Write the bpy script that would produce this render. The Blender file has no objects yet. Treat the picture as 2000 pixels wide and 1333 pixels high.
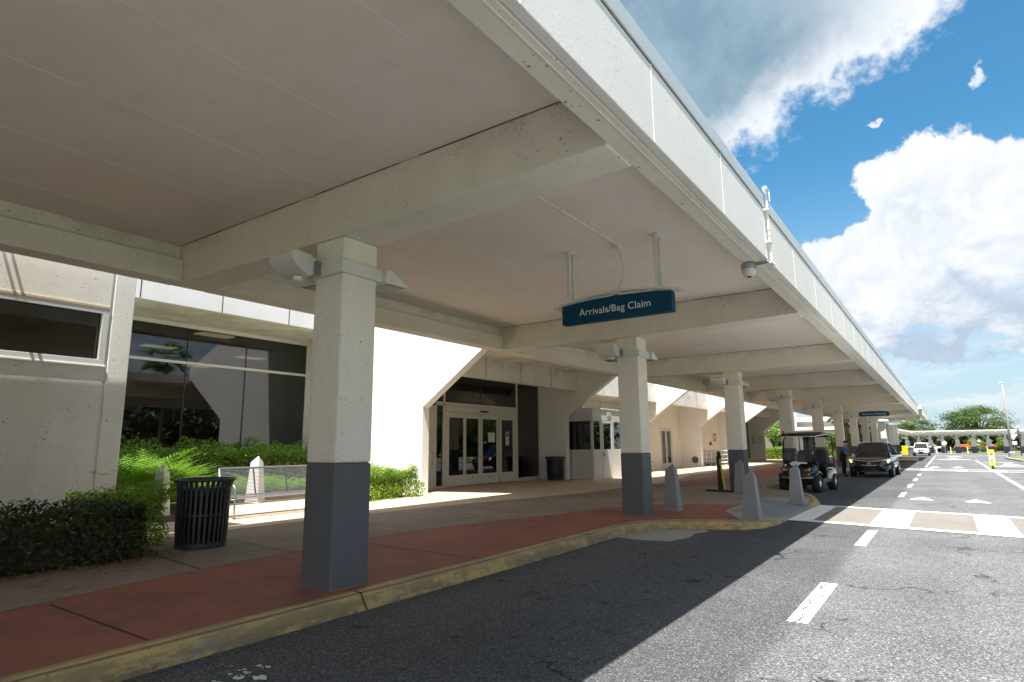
import bpy, bmesh, math, random
import numpy as np
from mathutils import Matrix, Vector
R = math.radians
sc = bpy.context.scene
col = sc.collection
rng = np.random.default_rng(7)
random.seed(5)

# ------------------------------------------------------------------ node helpers
class NT:
    def __init__(s, tree): s.t = tree; s.n = tree.nodes; s.l = tree.links
    def new(s, typ, **kw):
        n = s.n.new(typ)
        for k, v in kw.items():
            if k.startswith('i_'): s.put(n.inputs[k[2:].replace('_', ' ')], v)
            else: setattr(n, k, v)
        return n
    def put(s, inp, v):
        if isinstance(v, bpy.types.NodeSocket): s.l.new(v, inp)
        elif isinstance(v, (tuple, list)) and len(v) == 3 and inp.type == 'RGBA': inp.default_value = (*v, 1)
        else: inp.default_value = v
    def m(s, op, a, b=0.0, c=0.0, clamp=False):
        n = s.n.new('ShaderNodeMath'); n.operation = op; n.use_clamp = clamp
        for i, v in enumerate((a, b, c)): s.put(n.inputs[i], v)
        return n.outputs[0]
    def v(s, op, a, b=(0, 0, 0)):
        n = s.n.new('ShaderNodeVectorMath'); n.operation = op
        s.put(n.inputs[0], a)
        if op == 'SCALE': s.put(n.inputs[3], b)
        else: s.put(n.inputs[1], b)
        return n.outputs['Value'] if op in ('DOT_PRODUCT', 'LENGTH', 'DISTANCE') else n.outputs[0]
    def mix(s, f, a, b, mode='MIX'):
        n = s.n.new('ShaderNodeMix'); n.data_type = 'RGBA'; n.blend_type = mode
        s.put(n.inputs[0], f); s.put(n.inputs[6], a); s.put(n.inputs[7], b)
        return n.outputs[2]
    def step(s, x, lo, hi, a=0.0, b=1.0):
        n = s.n.new('ShaderNodeMapRange'); n.interpolation_type = 'SMOOTHSTEP'
        for i, v in enumerate((x, lo, hi, a, b)): s.put(n.inputs[i], v)
        return n.outputs[0]
    def noise(s, vec, scale, detail=4.0, rough=0.55, dist=0.0, col=False):
        n = s.n.new('ShaderNodeTexNoise')
        if vec is not None: s.l.new(vec, n.inputs['Vector'])
        n.inputs['Scale'].default_value = scale; n.inputs['Detail'].default_value = detail
        n.inputs['Roughness'].default_value = rough; n.inputs['Distortion'].default_value = dist
        return n.outputs['Color' if col else 'Fac']
    def voro(s, vec, scale, feat='F1', out='Distance', rnd=1.0):
        n = s.n.new('ShaderNodeTexVoronoi'); n.feature = feat
        if vec is not None: s.l.new(vec, n.inputs['Vector'])
        n.inputs['Scale'].default_value = scale; n.inputs['Randomness'].default_value = rnd
        return n.outputs[out]

def new_mat(name):
    m = bpy.data.materials.new(name); m.use_nodes = True
    t = NT(m.node_tree); t.n.clear()
    out = t.new('ShaderNodeOutputMaterial')
    return m, t, out

def pbsdf(t, out, color, rough=0.6, metal=0.0, spec=0.5, bump=None, bstr=0.2, bdist=0.01, **kw):
    b = t.new('ShaderNodeBsdfPrincipled')
    t.put(b.inputs['Base Color'], color); t.put(b.inputs['Roughness'], rough); t.put(b.inputs['Metallic'], metal)
    b.inputs['Specular IOR Level'].default_value = spec
    for k, v in kw.items(): t.put(b.inputs[k.replace('_', ' ')], v)
    if bump is not None:
        bn = t.new('ShaderNodeBump'); bn.inputs['Strength'].default_value = bstr; bn.inputs['Distance'].default_value = bdist
        t.l.new(bump, bn.inputs['Height']); t.l.new(bn.outputs[0], b.inputs['Normal'])
    t.l.new(b.outputs[0], out.inputs[0]); return b

def M_plain(name, c, rough=0.5, metal=0.0, var=0.08, scale=6.0, spec=0.5, coat=0.0):
    m, t, o = new_mat(name)
    tc = t.new('ShaderNodeTexCoord').outputs['Object']
    n = t.noise(tc, scale, 5)
    f = t.m('MULTIPLY_ADD', n, 2 * var, 1 - var)
    cc = t.mix(1.0, c, (1, 1, 1), 'MULTIPLY')
    mm = t.v('SCALE', cc, f)
    rr = t.m('MULTIPLY_ADD', t.noise(tc, scale * 3.1, 4), 0.16, rough - 0.08)
    b = pbsdf(t, o, mm, rr, metal, spec)
    if coat: b.inputs['Coat Weight'].default_value = coat; b.inputs['Coat Roughness'].default_value = 0.04
    return m

def M_concrete(name, c, holes=0.6, grime=0.25, rough=0.75, bump=0.25, hole_scale=7.0, moss=None):
    """painted precast concrete: bug holes, faint pour clouds, streaks; moss = (z0, z1) band of mildew specks"""
    m, t, o = new_mat(name)
    tc = t.new('ShaderNodeTexCoord').outputs['Object']
    big = t.noise(tc, 0.7, 5, 0.6)
    st = t.noise(t.v('MULTIPLY', tc, (3.0, 3.0, 0.35)), 1.2, 4)
    f = t.m('ADD', t.m('MULTIPLY', big, 0.5 * grime), t.m('MULTIPLY', st, 0.5 * grime))
    f = t.m('SUBTRACT', 1 + 0.5 * grime * 0.9, f)
    base = t.v('SCALE', t.mix(t.step(big, .35, .7), c, (c[0] * .97, c[1] * .96, c[2] * .92)), f)
    d1 = t.voro(tc, hole_scale); pick = t.noise(tc, 2.6, 2)
    wob = t.m('MULTIPLY', t.noise(tc, 40, 2), 0.09)
    h1 = t.step(t.m('ADD', d1, wob), 0.10, 0.145, 1.0, 0.0)
    h1 = t.m('MULTIPLY', h1, t.step(pick, 0.44, 0.55))
    d2 = t.voro(tc, hole_scale * 3.3)
    h2 = t.m('MULTIPLY', t.step(d2, 0.14, 0.20, 1.0, 0.0), t.step(t.noise(tc, 3.3, 2), 0.46, 0.58))
    h = t.m('MULTIPLY', t.m('MAXIMUM', h1, t.m('MULTIPLY', h2, .7)), holes)
    colr = t.mix(h, base, (0.09, 0.075, 0.055))
    if moss:
        z = t.new('ShaderNodeSeparateXYZ'); t.l.new(tc, z.inputs[0])
        band = t.step(z.outputs[2], moss[0], moss[1])
        sp = t.m('MULTIPLY', t.step(t.noise(tc, 38, 6, .75), 0.53, 0.62), t.step(t.noise(tc, 1.1, 3), .47, .62))
        mk = t.m('MULTIPLY', t.m('MULTIPLY', band, sp), .8)
        colr = t.mix(mk, colr, (0.06, 0.05, 0.03))
        colr = t.mix(t.m('MULTIPLY', t.m('MULTIPLY', band, t.step(t.noise(tc, 1.1, 3), .45, .65)), .25), colr, (0.34, .30, .18))
    hb = t.m('SUBTRACT', t.m('MULTIPLY', t.noise(tc, 22, 6, .65), 0.5), h)
    pbsdf(t, o, colr, rough, 0, 0.35, hb, bump, 0.012)
    return m

def M_asphalt(name):
    m, t, o = new_mat(name)
    tc = t.new('ShaderNodeTexCoord').outputs['Object']
    g1 = t.voro(tc, 80, out='Color'); g1v = t.v('DOT_PRODUCT', g1, (.33, .33, .33))
    d1 = t.voro(tc, 80)
    fine = t.noise(tc, 150, 3, .7)
    g1v = t.m('ADD', t.m('MULTIPLY', g1v, .7), t.m('MULTIPLY', t.step(g1v, .62, .85), .50))
    a = t.m('MULTIPLY_ADD', g1v, 0.255, 0.005)
    a = t.m('ADD', a, t.m('MULTIPLY', t.m('SUBTRACT', t.noise(tc, 22, 4, .7), .5), .16))
    a = t.m('ADD', a, t.m('MULTIPLY', fine, 0.12))
    a = t.m('MULTIPLY', a, t.step(d1, 0.75, 0.35, .45, 1.0))
    big = t.noise(tc, 0.35, 6, .6); mid = t.noise(tc, 2.2, 5, .65)
    a = t.m('MULTIPLY', a, t.m('MULTIPLY_ADD', t.step(big, .3, .7), 0.32, 0.86))
    a = t.m('MULTIPLY', a, t.m('MULTIPLY_ADD', mid, 0.36, 0.82))
    # wheel-path wear (x), oil drips; kerb lane darkened partly as painted canopy shade
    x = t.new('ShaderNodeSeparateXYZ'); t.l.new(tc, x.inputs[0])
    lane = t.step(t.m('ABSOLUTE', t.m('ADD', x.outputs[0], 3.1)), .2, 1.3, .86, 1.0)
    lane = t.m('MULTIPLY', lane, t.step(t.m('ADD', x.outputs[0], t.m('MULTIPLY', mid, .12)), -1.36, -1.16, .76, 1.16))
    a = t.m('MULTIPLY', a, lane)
    for wx in (-.35, 1.15, 3.1, 4.6): a = t.m('MULTIPLY', a, t.step(t.m('ABSOLUTE', t.m('SUBTRACT', t.m('ADD', x.outputs[0], t.m('MULTIPLY', big, .3)), wx + .15)), .1, .5, .93, 1.0))
    oil = t.m('MULTIPLY', t.step(t.noise(tc, 3.4, 5, .7), .585, .66), t.step(t.m('ABSOLUTE', t.m('ADD', x.outputs[0], 3.2)), .3, 1.0, 1.0, 0.0))
    a = t.m('MULTIPLY', a, t.m('MULTIPLY_ADD', oil, -.62, 1.0))
    # hairline cracks
    e = t.voro(t.v('ADD', tc, t.v('SCALE', t.noise(tc, 2.4, 4, col=True), .7)), .55, 'DISTANCE_TO_EDGE')
    cr = t.m('MULTIPLY', t.step(e, 0.005, 0.014, 1.0, 0.0), t.step(t.noise(tc, .8, 3), .50, .58))
    a = t.m('MULTIPLY', a, t.m('MULTIPLY_ADD', cr, -.7, 1.0))
    rgb = t.new('ShaderNodeCombineColor')
    a = t.m('MULTIPLY', a, .94)
    t.l.new(t.m('MULTIPLY', a, .985), rgb.inputs[0]); t.l.new(a, rgb.inputs[1]); t.l.new(t.m('MULTIPLY', a, 1.03), rgb.inputs[2])
    pbsdf(t, o, rgb.outputs[0], 0.85, 0, .3, t.m('ADD', t.m('MULTIPLY', d1, -1), fine), 0.5, 0.006)
    return m

def M_ground(name, c, c2, speck=0.12, stains=.5, rough=.8, brush=True):
    m, t, o = new_mat(name)
    tc = t.new('ShaderNodeTexCoord').outputs['Object']
    big = t.noise(tc, .5, 6, .62); mid = t.noise(tc, 3, 6, .68); fine = t.noise(tc, 90, 3, .7)
    br = t.noise(t.v('MULTIPLY', tc, (3, 40, 1)), 1.5, 3)
    f = t.m('ADD', t.m('MULTIPLY', mid, .5), t.m('MULTIPLY', big, .5))
    cc = t.mix(t.step(f, .38, .64), c, c2)
    k = t.m('MULTIPLY_ADD', fine, speck * 2, 1 - speck)
    k = t.m('MULTIPLY', k, t.m('MULTIPLY_ADD', br, .14, .93))
    cc = t.v('SCALE', cc, k)
    sp = t.m('MULTIPLY', t.step(t.noise(tc, 1.3, 7, .7), .55, .72), stains)
    cc = t.mix(sp, cc, (c[0] * .45, c[1] * .43, c[2] * .4))
    gum = t.m('MULTIPLY', t.step(t.voro(tc, 2.3), .035, .06, 1.0, 0.0), .45)
    cc = t.mix(gum, cc, (.08, .07, .06))
    pbsdf(t, o, cc, rough, 0, .35, t.m('ADD', fine, mid), .15, .005)
    return m

def M_kerb(name):
    m, t, o = new_mat(name)
    tc = t.new('ShaderNodeTexCoord').outputs['Object']
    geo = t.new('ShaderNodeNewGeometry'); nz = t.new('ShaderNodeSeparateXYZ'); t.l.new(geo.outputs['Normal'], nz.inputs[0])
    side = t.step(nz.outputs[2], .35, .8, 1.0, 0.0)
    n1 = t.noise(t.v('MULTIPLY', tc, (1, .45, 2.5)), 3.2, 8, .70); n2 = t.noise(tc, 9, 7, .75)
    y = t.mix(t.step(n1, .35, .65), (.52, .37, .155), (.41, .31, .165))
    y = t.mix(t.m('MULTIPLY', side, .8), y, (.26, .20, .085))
    g0 = t.step(t.m('ADD', n1, t.m('MULTIPLY', n2, .45)), .64, .76)
    dirt = t.m('MULTIPLY', g0, t.m('MULTIPLY_ADD', side, .72, .14))
    y = t.mix(dirt, y, (.045, .045, .03))
    streak = t.m('MULTIPLY', t.step(t.noise(t.v('MULTIPLY', tc, (1, .5, 9)), 4, 5, .7), .56, .63), side)
    y = t.mix(t.m('MULTIPLY', streak, .6), y, (.05, .05, .035))
    chip = t.m('MULTIPLY', t.step(t.noise(t.v('MULTIPLY', tc, (1, .6, 1.6)), 2.1, 5, .6), .58, .60), t.m('MULTIPLY_ADD', side, .95, .03))
    y = t.mix(chip, y, (.21, .215, .215))
    spk = t.step(t.voro(tc, 16), .10, .16, 1.0, 0.0)
    y = t.mix(t.m('MULTIPLY', t.m('MULTIPLY', spk, t.step(t.noise(tc, 4, 2), .5, .6)), .7), y, (.06, .055, .04))
    y = t.v('SCALE', y, t.m('MULTIPLY_ADD', t.noise(tc, 60, 3), .4, .8))
    pbsdf(t, o, y, .7, 0, .35, t.m('ADD', n2, t.m('MULTIPLY', chip, -1)), .3, .008)
    return m

def M_paint(name, c, wear=.3):
    m, t, o = new_mat(name)
    tc = t.new('ShaderNodeTexCoord').outputs['Object']
    w = t.step(t.noise(tc, 26, 6, .75), .58, .70); w2 = t.step(t.noise(tc, 2.2, 4), .35, .7)
    cc = t.mix(t.m('MULTIPLY', t.m('MULTIPLY', w, w2), wear * 2), c, (.12, .12, .12))
    e = t.voro(t.v('ADD', tc, t.v('SCALE', t.noise(tc, 6, 4, col=True), .22)), 1.1, 'DISTANCE_TO_EDGE')
    cc = t.mix(t.m('MULTIPLY', t.step(e, .006, .02, 1.0, 0.0), min(1, wear * 2)), cc, (.05, .05, .05))
    cc = t.v('SCALE', cc, t.m('MULTIPLY_ADD', t.noise(tc, 70, 3), .3, .83))
    pbsdf(t, o, cc, .65, 0, .3, t.noise(tc, 90, 3), .2, .004)
    return m

def M_leaf(name, c1, c2, c3, trans=.35, rough=.45):
    m, t, o = new_mat(name)
    g = t.new('ShaderNodeNewGeometry')
    tc = t.new('ShaderNodeTexCoord').outputs['Object']
    r = g.outputs['Random Per Island']
    a = t.mix(t.step(r, .1, .8), c1, c2)
    a = t.mix(t.m('MULTIPLY', t.step(r, .86, .93), .8), a, c3)
    a = t.v('SCALE', a, t.m('MULTIPLY_ADD', t.noise(tc, 1.7, 3), .7, .65))
    b = t.new('ShaderNodeBsdfPrincipled'); t.put(b.inputs['Base Color'], a); b.inputs['Roughness'].default_value = rough
    b.inputs['Specular IOR Level'].default_value = .4
    tr = t.new('ShaderNodeBsdfTranslucent'); t.put(tr.inputs[0], t.v('MULTIPLY', a, (1.3, 1.4, .5)))
    mx = t.new('ShaderNodeMixShader'); mx.inputs[0].default_value = trans
    t.l.new(b.outputs[0], mx.inputs[1]); t.l.new(tr.outputs[0], mx.inputs[2]); t.l.new(mx.outputs[0], o.inputs[0])
    return m

def M_glass(name, tint, ior=1.6, rough=0.0, dirt=0.02):
    m, t, o = new_mat(name)
    tr = t.new('ShaderNodeBsdfTransparent'); t.put(tr.inputs[0], tint)
    gl = t.new('ShaderNodeBsdfGlossy'); gl.inputs['Roughness'].default_value = rough
    fr = t.new('ShaderNodeFresnel'); fr.inputs[0].default_value = ior
    f = t.m('MULTIPLY', fr.outputs[0], 1.6, clamp=True)
    mx = t.new('ShaderNodeMixShader'); t.l.new(f, mx.inputs[0])
    t.l.new(tr.outputs[0], mx.inputs[1]); t.l.new(gl.outputs[0], mx.inputs[2])
    tc = t.new('ShaderNodeTexCoord').outputs['Object']
    bn = t.new('ShaderNodeBump'); bn.inputs['Strength'].default_value = .012; bn.inputs['Distance'].default_value = .05
    t.l.new(t.noise(tc, .9, 2), bn.inputs['Height']); t.l.new(bn.outputs[0], gl.inputs['Normal'])
    df = t.new('ShaderNodeBsdfDiffuse'); t.put(df.inputs[0], (.5, .48, .44))
    m2 = t.new('ShaderNodeMixShader'); t.put(m2.inputs[0], t.m('MULTIPLY', t.noise(tc, 1.5, 5), dirt))
    t.l.new(mx.outputs[0], m2.inputs[1]); t.l.new(df.outputs[0], m2.inputs[2])
    t.l.new(m2.outputs[0], o.inputs[0]); return m

def M_emit(name, c, s):
    m, t, o = new_mat(name)
    e = t.new('ShaderNodeEmission'); t.put(e.inputs[0], c); e.inputs[1].default_value = s
    t.l.new(e.outputs[0], o.inputs[0]); return m

CREAM = (.82, .785, .715)
Mt = dict(
    white=M_concrete('white_concrete', CREAM, .75, .3, moss=(4.3, 4.62)),
    beam=M_concrete('beam_concrete', (.76, .72, .64), .65, .3, hole_scale=5, moss=(4.30, 4.62)),
    ceil=M_concrete('ceiling_paint', (.84, .785, .71), .10, .20, bump=.05, hole_scale=2.2),
    seam=M_plain('seam_sealant', (.80, .77, .70), .5),
    fascia=M_concrete('fascia_concrete', (.74, .735, .735), .6, .14, bump=.28, hole_scale=9),
    wall=M_concrete('wall_concrete', (.78, .755, .70), .65, .3, bump=.4, hole_scale=4.2),
    fin=M_concrete('fin_concrete', (.86, .855, .84), .35, .10, bump=.25, hole_scale=3),
    greypaint=M_concrete('grey_base_paint', (.115, .127, .14), .8, .35, rough=.6),
    bollard=M_concrete('bollard_concrete', (.25, .26, .28), .5, .4),
    bollardw=M_concrete('pale_bollard_concrete', (.66, .66, .65), .4, .3),
    lightgrey=M_plain('light_grey_paint', (.62, .62, .60), .45),
    lampgrey=M_plain('lamp_housing_paint', (.68, .68, .65), .5, var=.14, scale=9),
    alu=M_plain('white_aluminium', (.66, .63, .58), .35),
    steel=M_plain('grey_steel', (.32, .33, .36), .35, .7),
    flash=M_plain('metal_flashing', (.56, .60, .62), .55, .25, scale=3),
    black=M_plain('black_plastic', (.012, .012, .014), .45),
    rubber=M_plain('tyre_rubber', (.018, .018, .019), .8),
    dark=M_plain('dark_grey_metal', (.045, .052, .062), .4, .3),
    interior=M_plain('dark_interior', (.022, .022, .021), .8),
    asphalt=M_asphalt('asphalt'),
    red=M_ground('red_concrete', (.34, .118, .078), (.225, .092, .068), .2, .55),
    grey=M_ground('grey_concrete', (.30, .232, .185), (.21, .168, .138), .16, .8),
    tan=M_ground('tan_concrete', (.56, .43, .31), (.50, .385, .275), .1, .25),
    plain=M_ground('plain_concrete', (.36, .34, .31), (.28, .27, .25), .15, .6),
    brown=M_ground('brown_crossing_surface', (.215, .198, .175), (.185, .17, .15), .1, .3),
    soil=M_ground('mulch_soil', (.10, .062, .038), (.05, .034, .022), .4, .3),
    grass=M_ground('grass_ground', (.11, .17, .045), (.17, .19, .07), .3, .2),
    kerb=M_kerb('yellow_kerb_paint'),
    paint=M_paint('white_road_paint', (.80, .80, .78), .2),
    paintcr=M_paint('cracked_road_paint', (.80, .79, .74), .12),
    joint=M_plain('dark_joint', (.03, .026, .022), .9),
    tactile=M_plain('grey_tactile_tile', (.20, .225, .25), .6, scale=12, var=.2),
    blue=M_plain('sign_blue', (.004, .055, .105), .6, spec=.15, var=.03),
    letter=M_plain('sign_letter_white', (.72, .72, .70), .5, var=.02),
    glass=M_glass('tinted_glass', (.16, .17, .165), 1.62),
    clear=M_glass('clear_plastic', (.86, .88, .88), 1.4, dirt=.03),
    lamp=M_emit('ceiling_lamp_glow', (1, .78, .42), 2.6),
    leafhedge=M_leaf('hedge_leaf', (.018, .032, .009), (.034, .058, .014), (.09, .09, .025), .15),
    leaflime=M_leaf('lime_leaf', (.10, .22, .02), (.17, .30, .03), (.30, .28, .05), .4),
    leafmid=M_leaf('bush_leaf', (.13, .25, .03), (.22, .36, .045), (.46, .42, .08), .42),
    fern=M_leaf('fern_leaf', (.10, .21, .03), (.17, .30, .045), (.16, .25, .05), .42),
    leaftree=M_leaf('oak_leaf', (.055, .10, .022), (.11, .17, .045), (.17, .21, .08), .35, .6),
    palm=M_leaf('palm_leaf', (.07, .13, .025), (.13, .20, .04), (.2, .2, .06), .3),
    bark=M_ground('bark', (.17, .12, .085), (.10, .075, .055), .3, .3),
    litter=M_leaf('dry_leaf', (.22, .11, .04), (.30, .17, .07), (.16, .08, .04), .1, .8),
    trim=M_plain('bright_trim', (.62, .62, .63), .3, .35, var=.02),
    carpaint=M_plain('dark_blue_car_paint', (.007, .012, .022), .18, .4, var=.02, coat=1.0),
    cartpaint=M_plain('dark_cart_paint', (.012, .016, .015), .15, .2, var=.02, coat=1.0),
    whitecar=M_plain('white_car_paint', (.75, .75, .75), .25, var=.02, coat=1.0),
    chrome=M_plain('chrome', (.75, .75, .76), .12, 1.0, var=.02),
    headlamp=M_emit('lit_headlamp', (1, .93, .75), 1.6),
    amberlamp=M_emit('amber_marker_lamp', (1, .72, .22), 1.1),
    lampglass=M_plain('lamp_lens', (.55, .55, .52), .1, .3),
    orange=M_plain('orange_plastic', (.70, .13, .02), .35),
    redp=M_plain('red_enamel', (.42, .035, .03), .4),
    yellow=M_plain('yellow_plastic', (.72, .60, .015), .4),
    lime=M_plain('fluorescent_sign_yellow', (.62, .72, .01), .4),
    skin=M_plain('skin', (.38, .20, .13), .5),
    shirt=M_plain('blue_shirt', (.015, .14, .34), .8),
    navy=M_plain('black_cloth', (.008, .009, .012), .85),
    paper=M_plain('paper', (.75, .75, .73), .6),
)

# ------------------------------------------------------------------ mesh helpers
class G:
    def __init__(s): s.v = []; s.f = []
    def add(s, vs, fs):
        n = len(s.v); s.v += [tuple(map(float, p)) for p in vs]; s.f += [tuple(i + n for i in f) for f in fs]; return s
    def box(s, x0, x1, y0, y1, z0, z1):
        return s.add([(x, y, z) for z in (z0, z1) for y in (y0, y1) for x in (x0, x1)],
                     [(0, 2, 3, 1), (4, 5, 7, 6), (0, 1, 5, 4), (2, 6, 7, 3), (0, 4, 6, 2), (1, 3, 7, 5)])
    def prism(s, poly, axis, a, b):
        """poly in the two other axes (cyclic order), extruded along axis from a to b"""
        def P(p, t):
            if axis == 'y': return (p[0], t, p[1])
            if axis == 'x': return (t, p[0], p[1])
            return (p[0], p[1], t)
        n = len(poly)
        return s.add([P(p, a) for p in poly] + [P(p, b) for p in poly],
                     [tuple(range(n - 1, -1, -1)), tuple(range(n, 2 * n))] + [(i, (i + 1) % n, n + (i + 1) % n, n + i) for i in range(n)])
    def tube(s, pts, r, n=8, caps=True):
        pts = [Vector(p) for p in pts]; rings = []
        rs = r if isinstance(r, (list, tuple)) else [r] * len(pts)
        up = Vector((0, 0, 1))
        for i, p in enumerate(pts):
            d = (pts[min(i + 1, len(pts) - 1)] - pts[max(i - 1, 0)]).normalized()
            a = d.cross(up)
            if a.length < 1e-3: a = d.cross(Vector((1, 0, 0)))
            a.normalize(); b = a.cross(d)
            rings.append([p + (a * math.cos(2 * math.pi * k / n) + b * math.sin(2 * math.pi * k / n)) * rs[i] for k in range(n)])
        return s.loft(rings, caps)
    def loft(s, rings, caps=True, closed=True):
        n = len(rings[0]); vs = [p for r in rings for p in r]; fs = []
        for i in range(len(rings) - 1):
            for k in range(n if closed else n - 1):
                fs.append((i * n + k, i * n + (k + 1) % n, (i + 1) * n + (k + 1) % n, (i + 1) * n + k))
        if caps: fs += [tuple(range(n - 1, -1, -1)), tuple((len(rings) - 1) * n + k for k in range(n))]
        return s.add(vs, fs)
    def lathe(s, prof, c=(0, 0, 0), axis='z', n=24):
        rings = []
        for r, h in prof:
            ring = []
            for k in range(n):
                a = 2 * math.pi * k / n; p = (r * math.cos(a), r * math.sin(a), h)
                if axis == 'x': p = (h, p[0], p[1])
                if axis == 'y': p = (p[0], h, p[1])
                ring.append((p[0] + c[0], p[1] + c[1], p[2] + c[2]))
            rings.append(ring)
        return s.loft(rings)
    def sheet(s, poly, z): return s.add([(p[0], p[1], z) for p in poly], [tuple(range(len(poly)))])

def link(o, parent=None):
    col.objects.link(o)
    if parent is not None: o.parent = parent
    return o

def obj(name, g, mat, parent=None, bevel=0, smooth=False, sub=0, local=False, seg=2):
    me = bpy.data.meshes.new(name)
    off = Vector((0, 0, 0))
    if parent is not None and not local:
        p = parent
        while p is not None: off += p.location; p = p.parent
    me.from_pydata([Vector(v) - off for v in g.v], [], g.f)
    bm = bmesh.new(); bm.from_mesh(me); bmesh.ops.recalc_face_normals(bm, faces=bm.faces); bm.to_mesh(me); bm.free()
    me.materials.append(Mt[mat] if isinstance(mat, str) else mat)
    if smooth: me.polygons.foreach_set('use_smooth', [True] * len(me.polygons))
    o = link(bpy.data.objects.new(name, me), parent)
    if bevel:
        b = o.modifiers.new('bevel', 'BEVEL'); b.width = bevel; b.segments = seg; b.limit_method = 'ANGLE'; b.angle_limit = R(40)
        me.polygons.foreach_set('use_smooth', [True] * len(me.polygons))
        w = o.modifiers.new('wn', 'WEIGHTED_NORMAL'); w.keep_sharp = False
    if sub:
        q = o.modifiers.new('sub', 'SUBSURF'); q.levels = sub; q.render_levels = sub
    return o

def tag(o, label=None, cat=None, group=None, kind=None):
    if label: o['label'] = label
    if cat: o['category'] = cat
    if group: o['group'] = group
    if kind: o['kind'] = kind
    return o
def thing(name, loc, label, cat, group=None, rz=0):
    o = bpy.data.objects.new(name, None); o.empty_display_size = .2; o.location = loc; o.rotation_euler = (0, 0, rz)
    link(o); return tag(o, label, cat, group)
def struct(name, g, mat, **k):
    return tag(obj(name, g, mat, **k), kind='structure')
def copy_tree(o, parent=None):
    c = o.copy(); link(c)
    if parent is not None: c.parent = parent
    for ch in list(o.children): copy_tree(ch, c)
    return c

def text_mesh(name, body, size, mat, parent, M4, spread=0.0, bold=False):
    cu = bpy.data.curves.new(name, 'FONT'); cu.body = body; cu.size = size; cu.align_x = 'CENTER'; cu.align_y = 'CENTER'
    cu.extrude = .002; cu.offset = .006 * size if bold else 0.0; cu.resolution_u = 3
    cu.space_character = 1 + spread
    t = bpy.data.objects.new(name, cu); link(t)
    dg = bpy.context.evaluated_depsgraph_get()
    me = bpy.data.meshes.new_from_object(t.evaluated_get(dg))
    bpy.data.objects.remove(t); bpy.data.curves.remove(cu)
    me.transform(M4); me.materials.clear(); me.materials.append(Mt[mat])
    return link(bpy.data.objects.new(name, me), parent)
FACE_NEG_Y = Matrix.Rotation(R(90), 4, 'X')            # text lying in xz, read from -y
FACE_POS_X = Matrix.Rotation(R(90), 4, 'Z') @ FACE_NEG_Y

# leaf clouds --------------------------------------------------------------
def leaf_mesh(name, P, N, size, mat, parent=None, aspect=.5, jitter=.7):
    n = len(P); P = np.asarray(P, float); N = np.asarray(N, float)
    N = N + rng.normal(0, jitter, (n, 3)); N /= np.linalg.norm(N, axis=1)[:, None] + 1e-9
    A = rng.normal(0, 1, (n, 3)); A -= (A * N).sum(1)[:, None] * N; A /= np.linalg.norm(A, axis=1)[:, None] + 1e-9
    B = np.cross(N, A); s = size * rng.uniform(.6, 1.25, n)[:, None]
    V = np.stack([P - A * s * .5, P + B * s * aspect * .5 + N * s * .06, P + A * s * .5, P - B * s * aspect * .5 + N * s * .06], 1).reshape(-1, 3)
    off = Vector((0, 0, 0)); p = parent
    while p is not None: off += p.location; p = p.parent
    V = V - np.array(off)
    me = bpy.data.meshes.new(name); me.vertices.add(4 * n); me.vertices.foreach_set('co', V.ravel())
    me.loops.add(4 * n); me.loops.foreach_set('vertex_index', np.arange(4 * n, dtype=np.int32))
    me.polygons.add(n); me.polygons.foreach_set('loop_start', np.arange(0, 4 * n, 4, dtype=np.int32))
    me.polygons.foreach_set('loop_total', np.full(n, 4, np.int32)); me.update(); me.validate()
    me.materials.append(Mt[mat]); return link(bpy.data.objects.new(name, me), parent)

def lump(p, f=1.7, ph=0.0):
    return (np.sin(p[:, 0] * f + ph) * np.cos(p[:, 1] * f * 1.3 + ph * 2) + np.sin(p[:, 2] * f * 1.7 + p[:, 0] * f * .7 + ph) + np.sin(p[:, 1] * f * 2.3 + ph * 3) * .6) / 2.6

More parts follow.
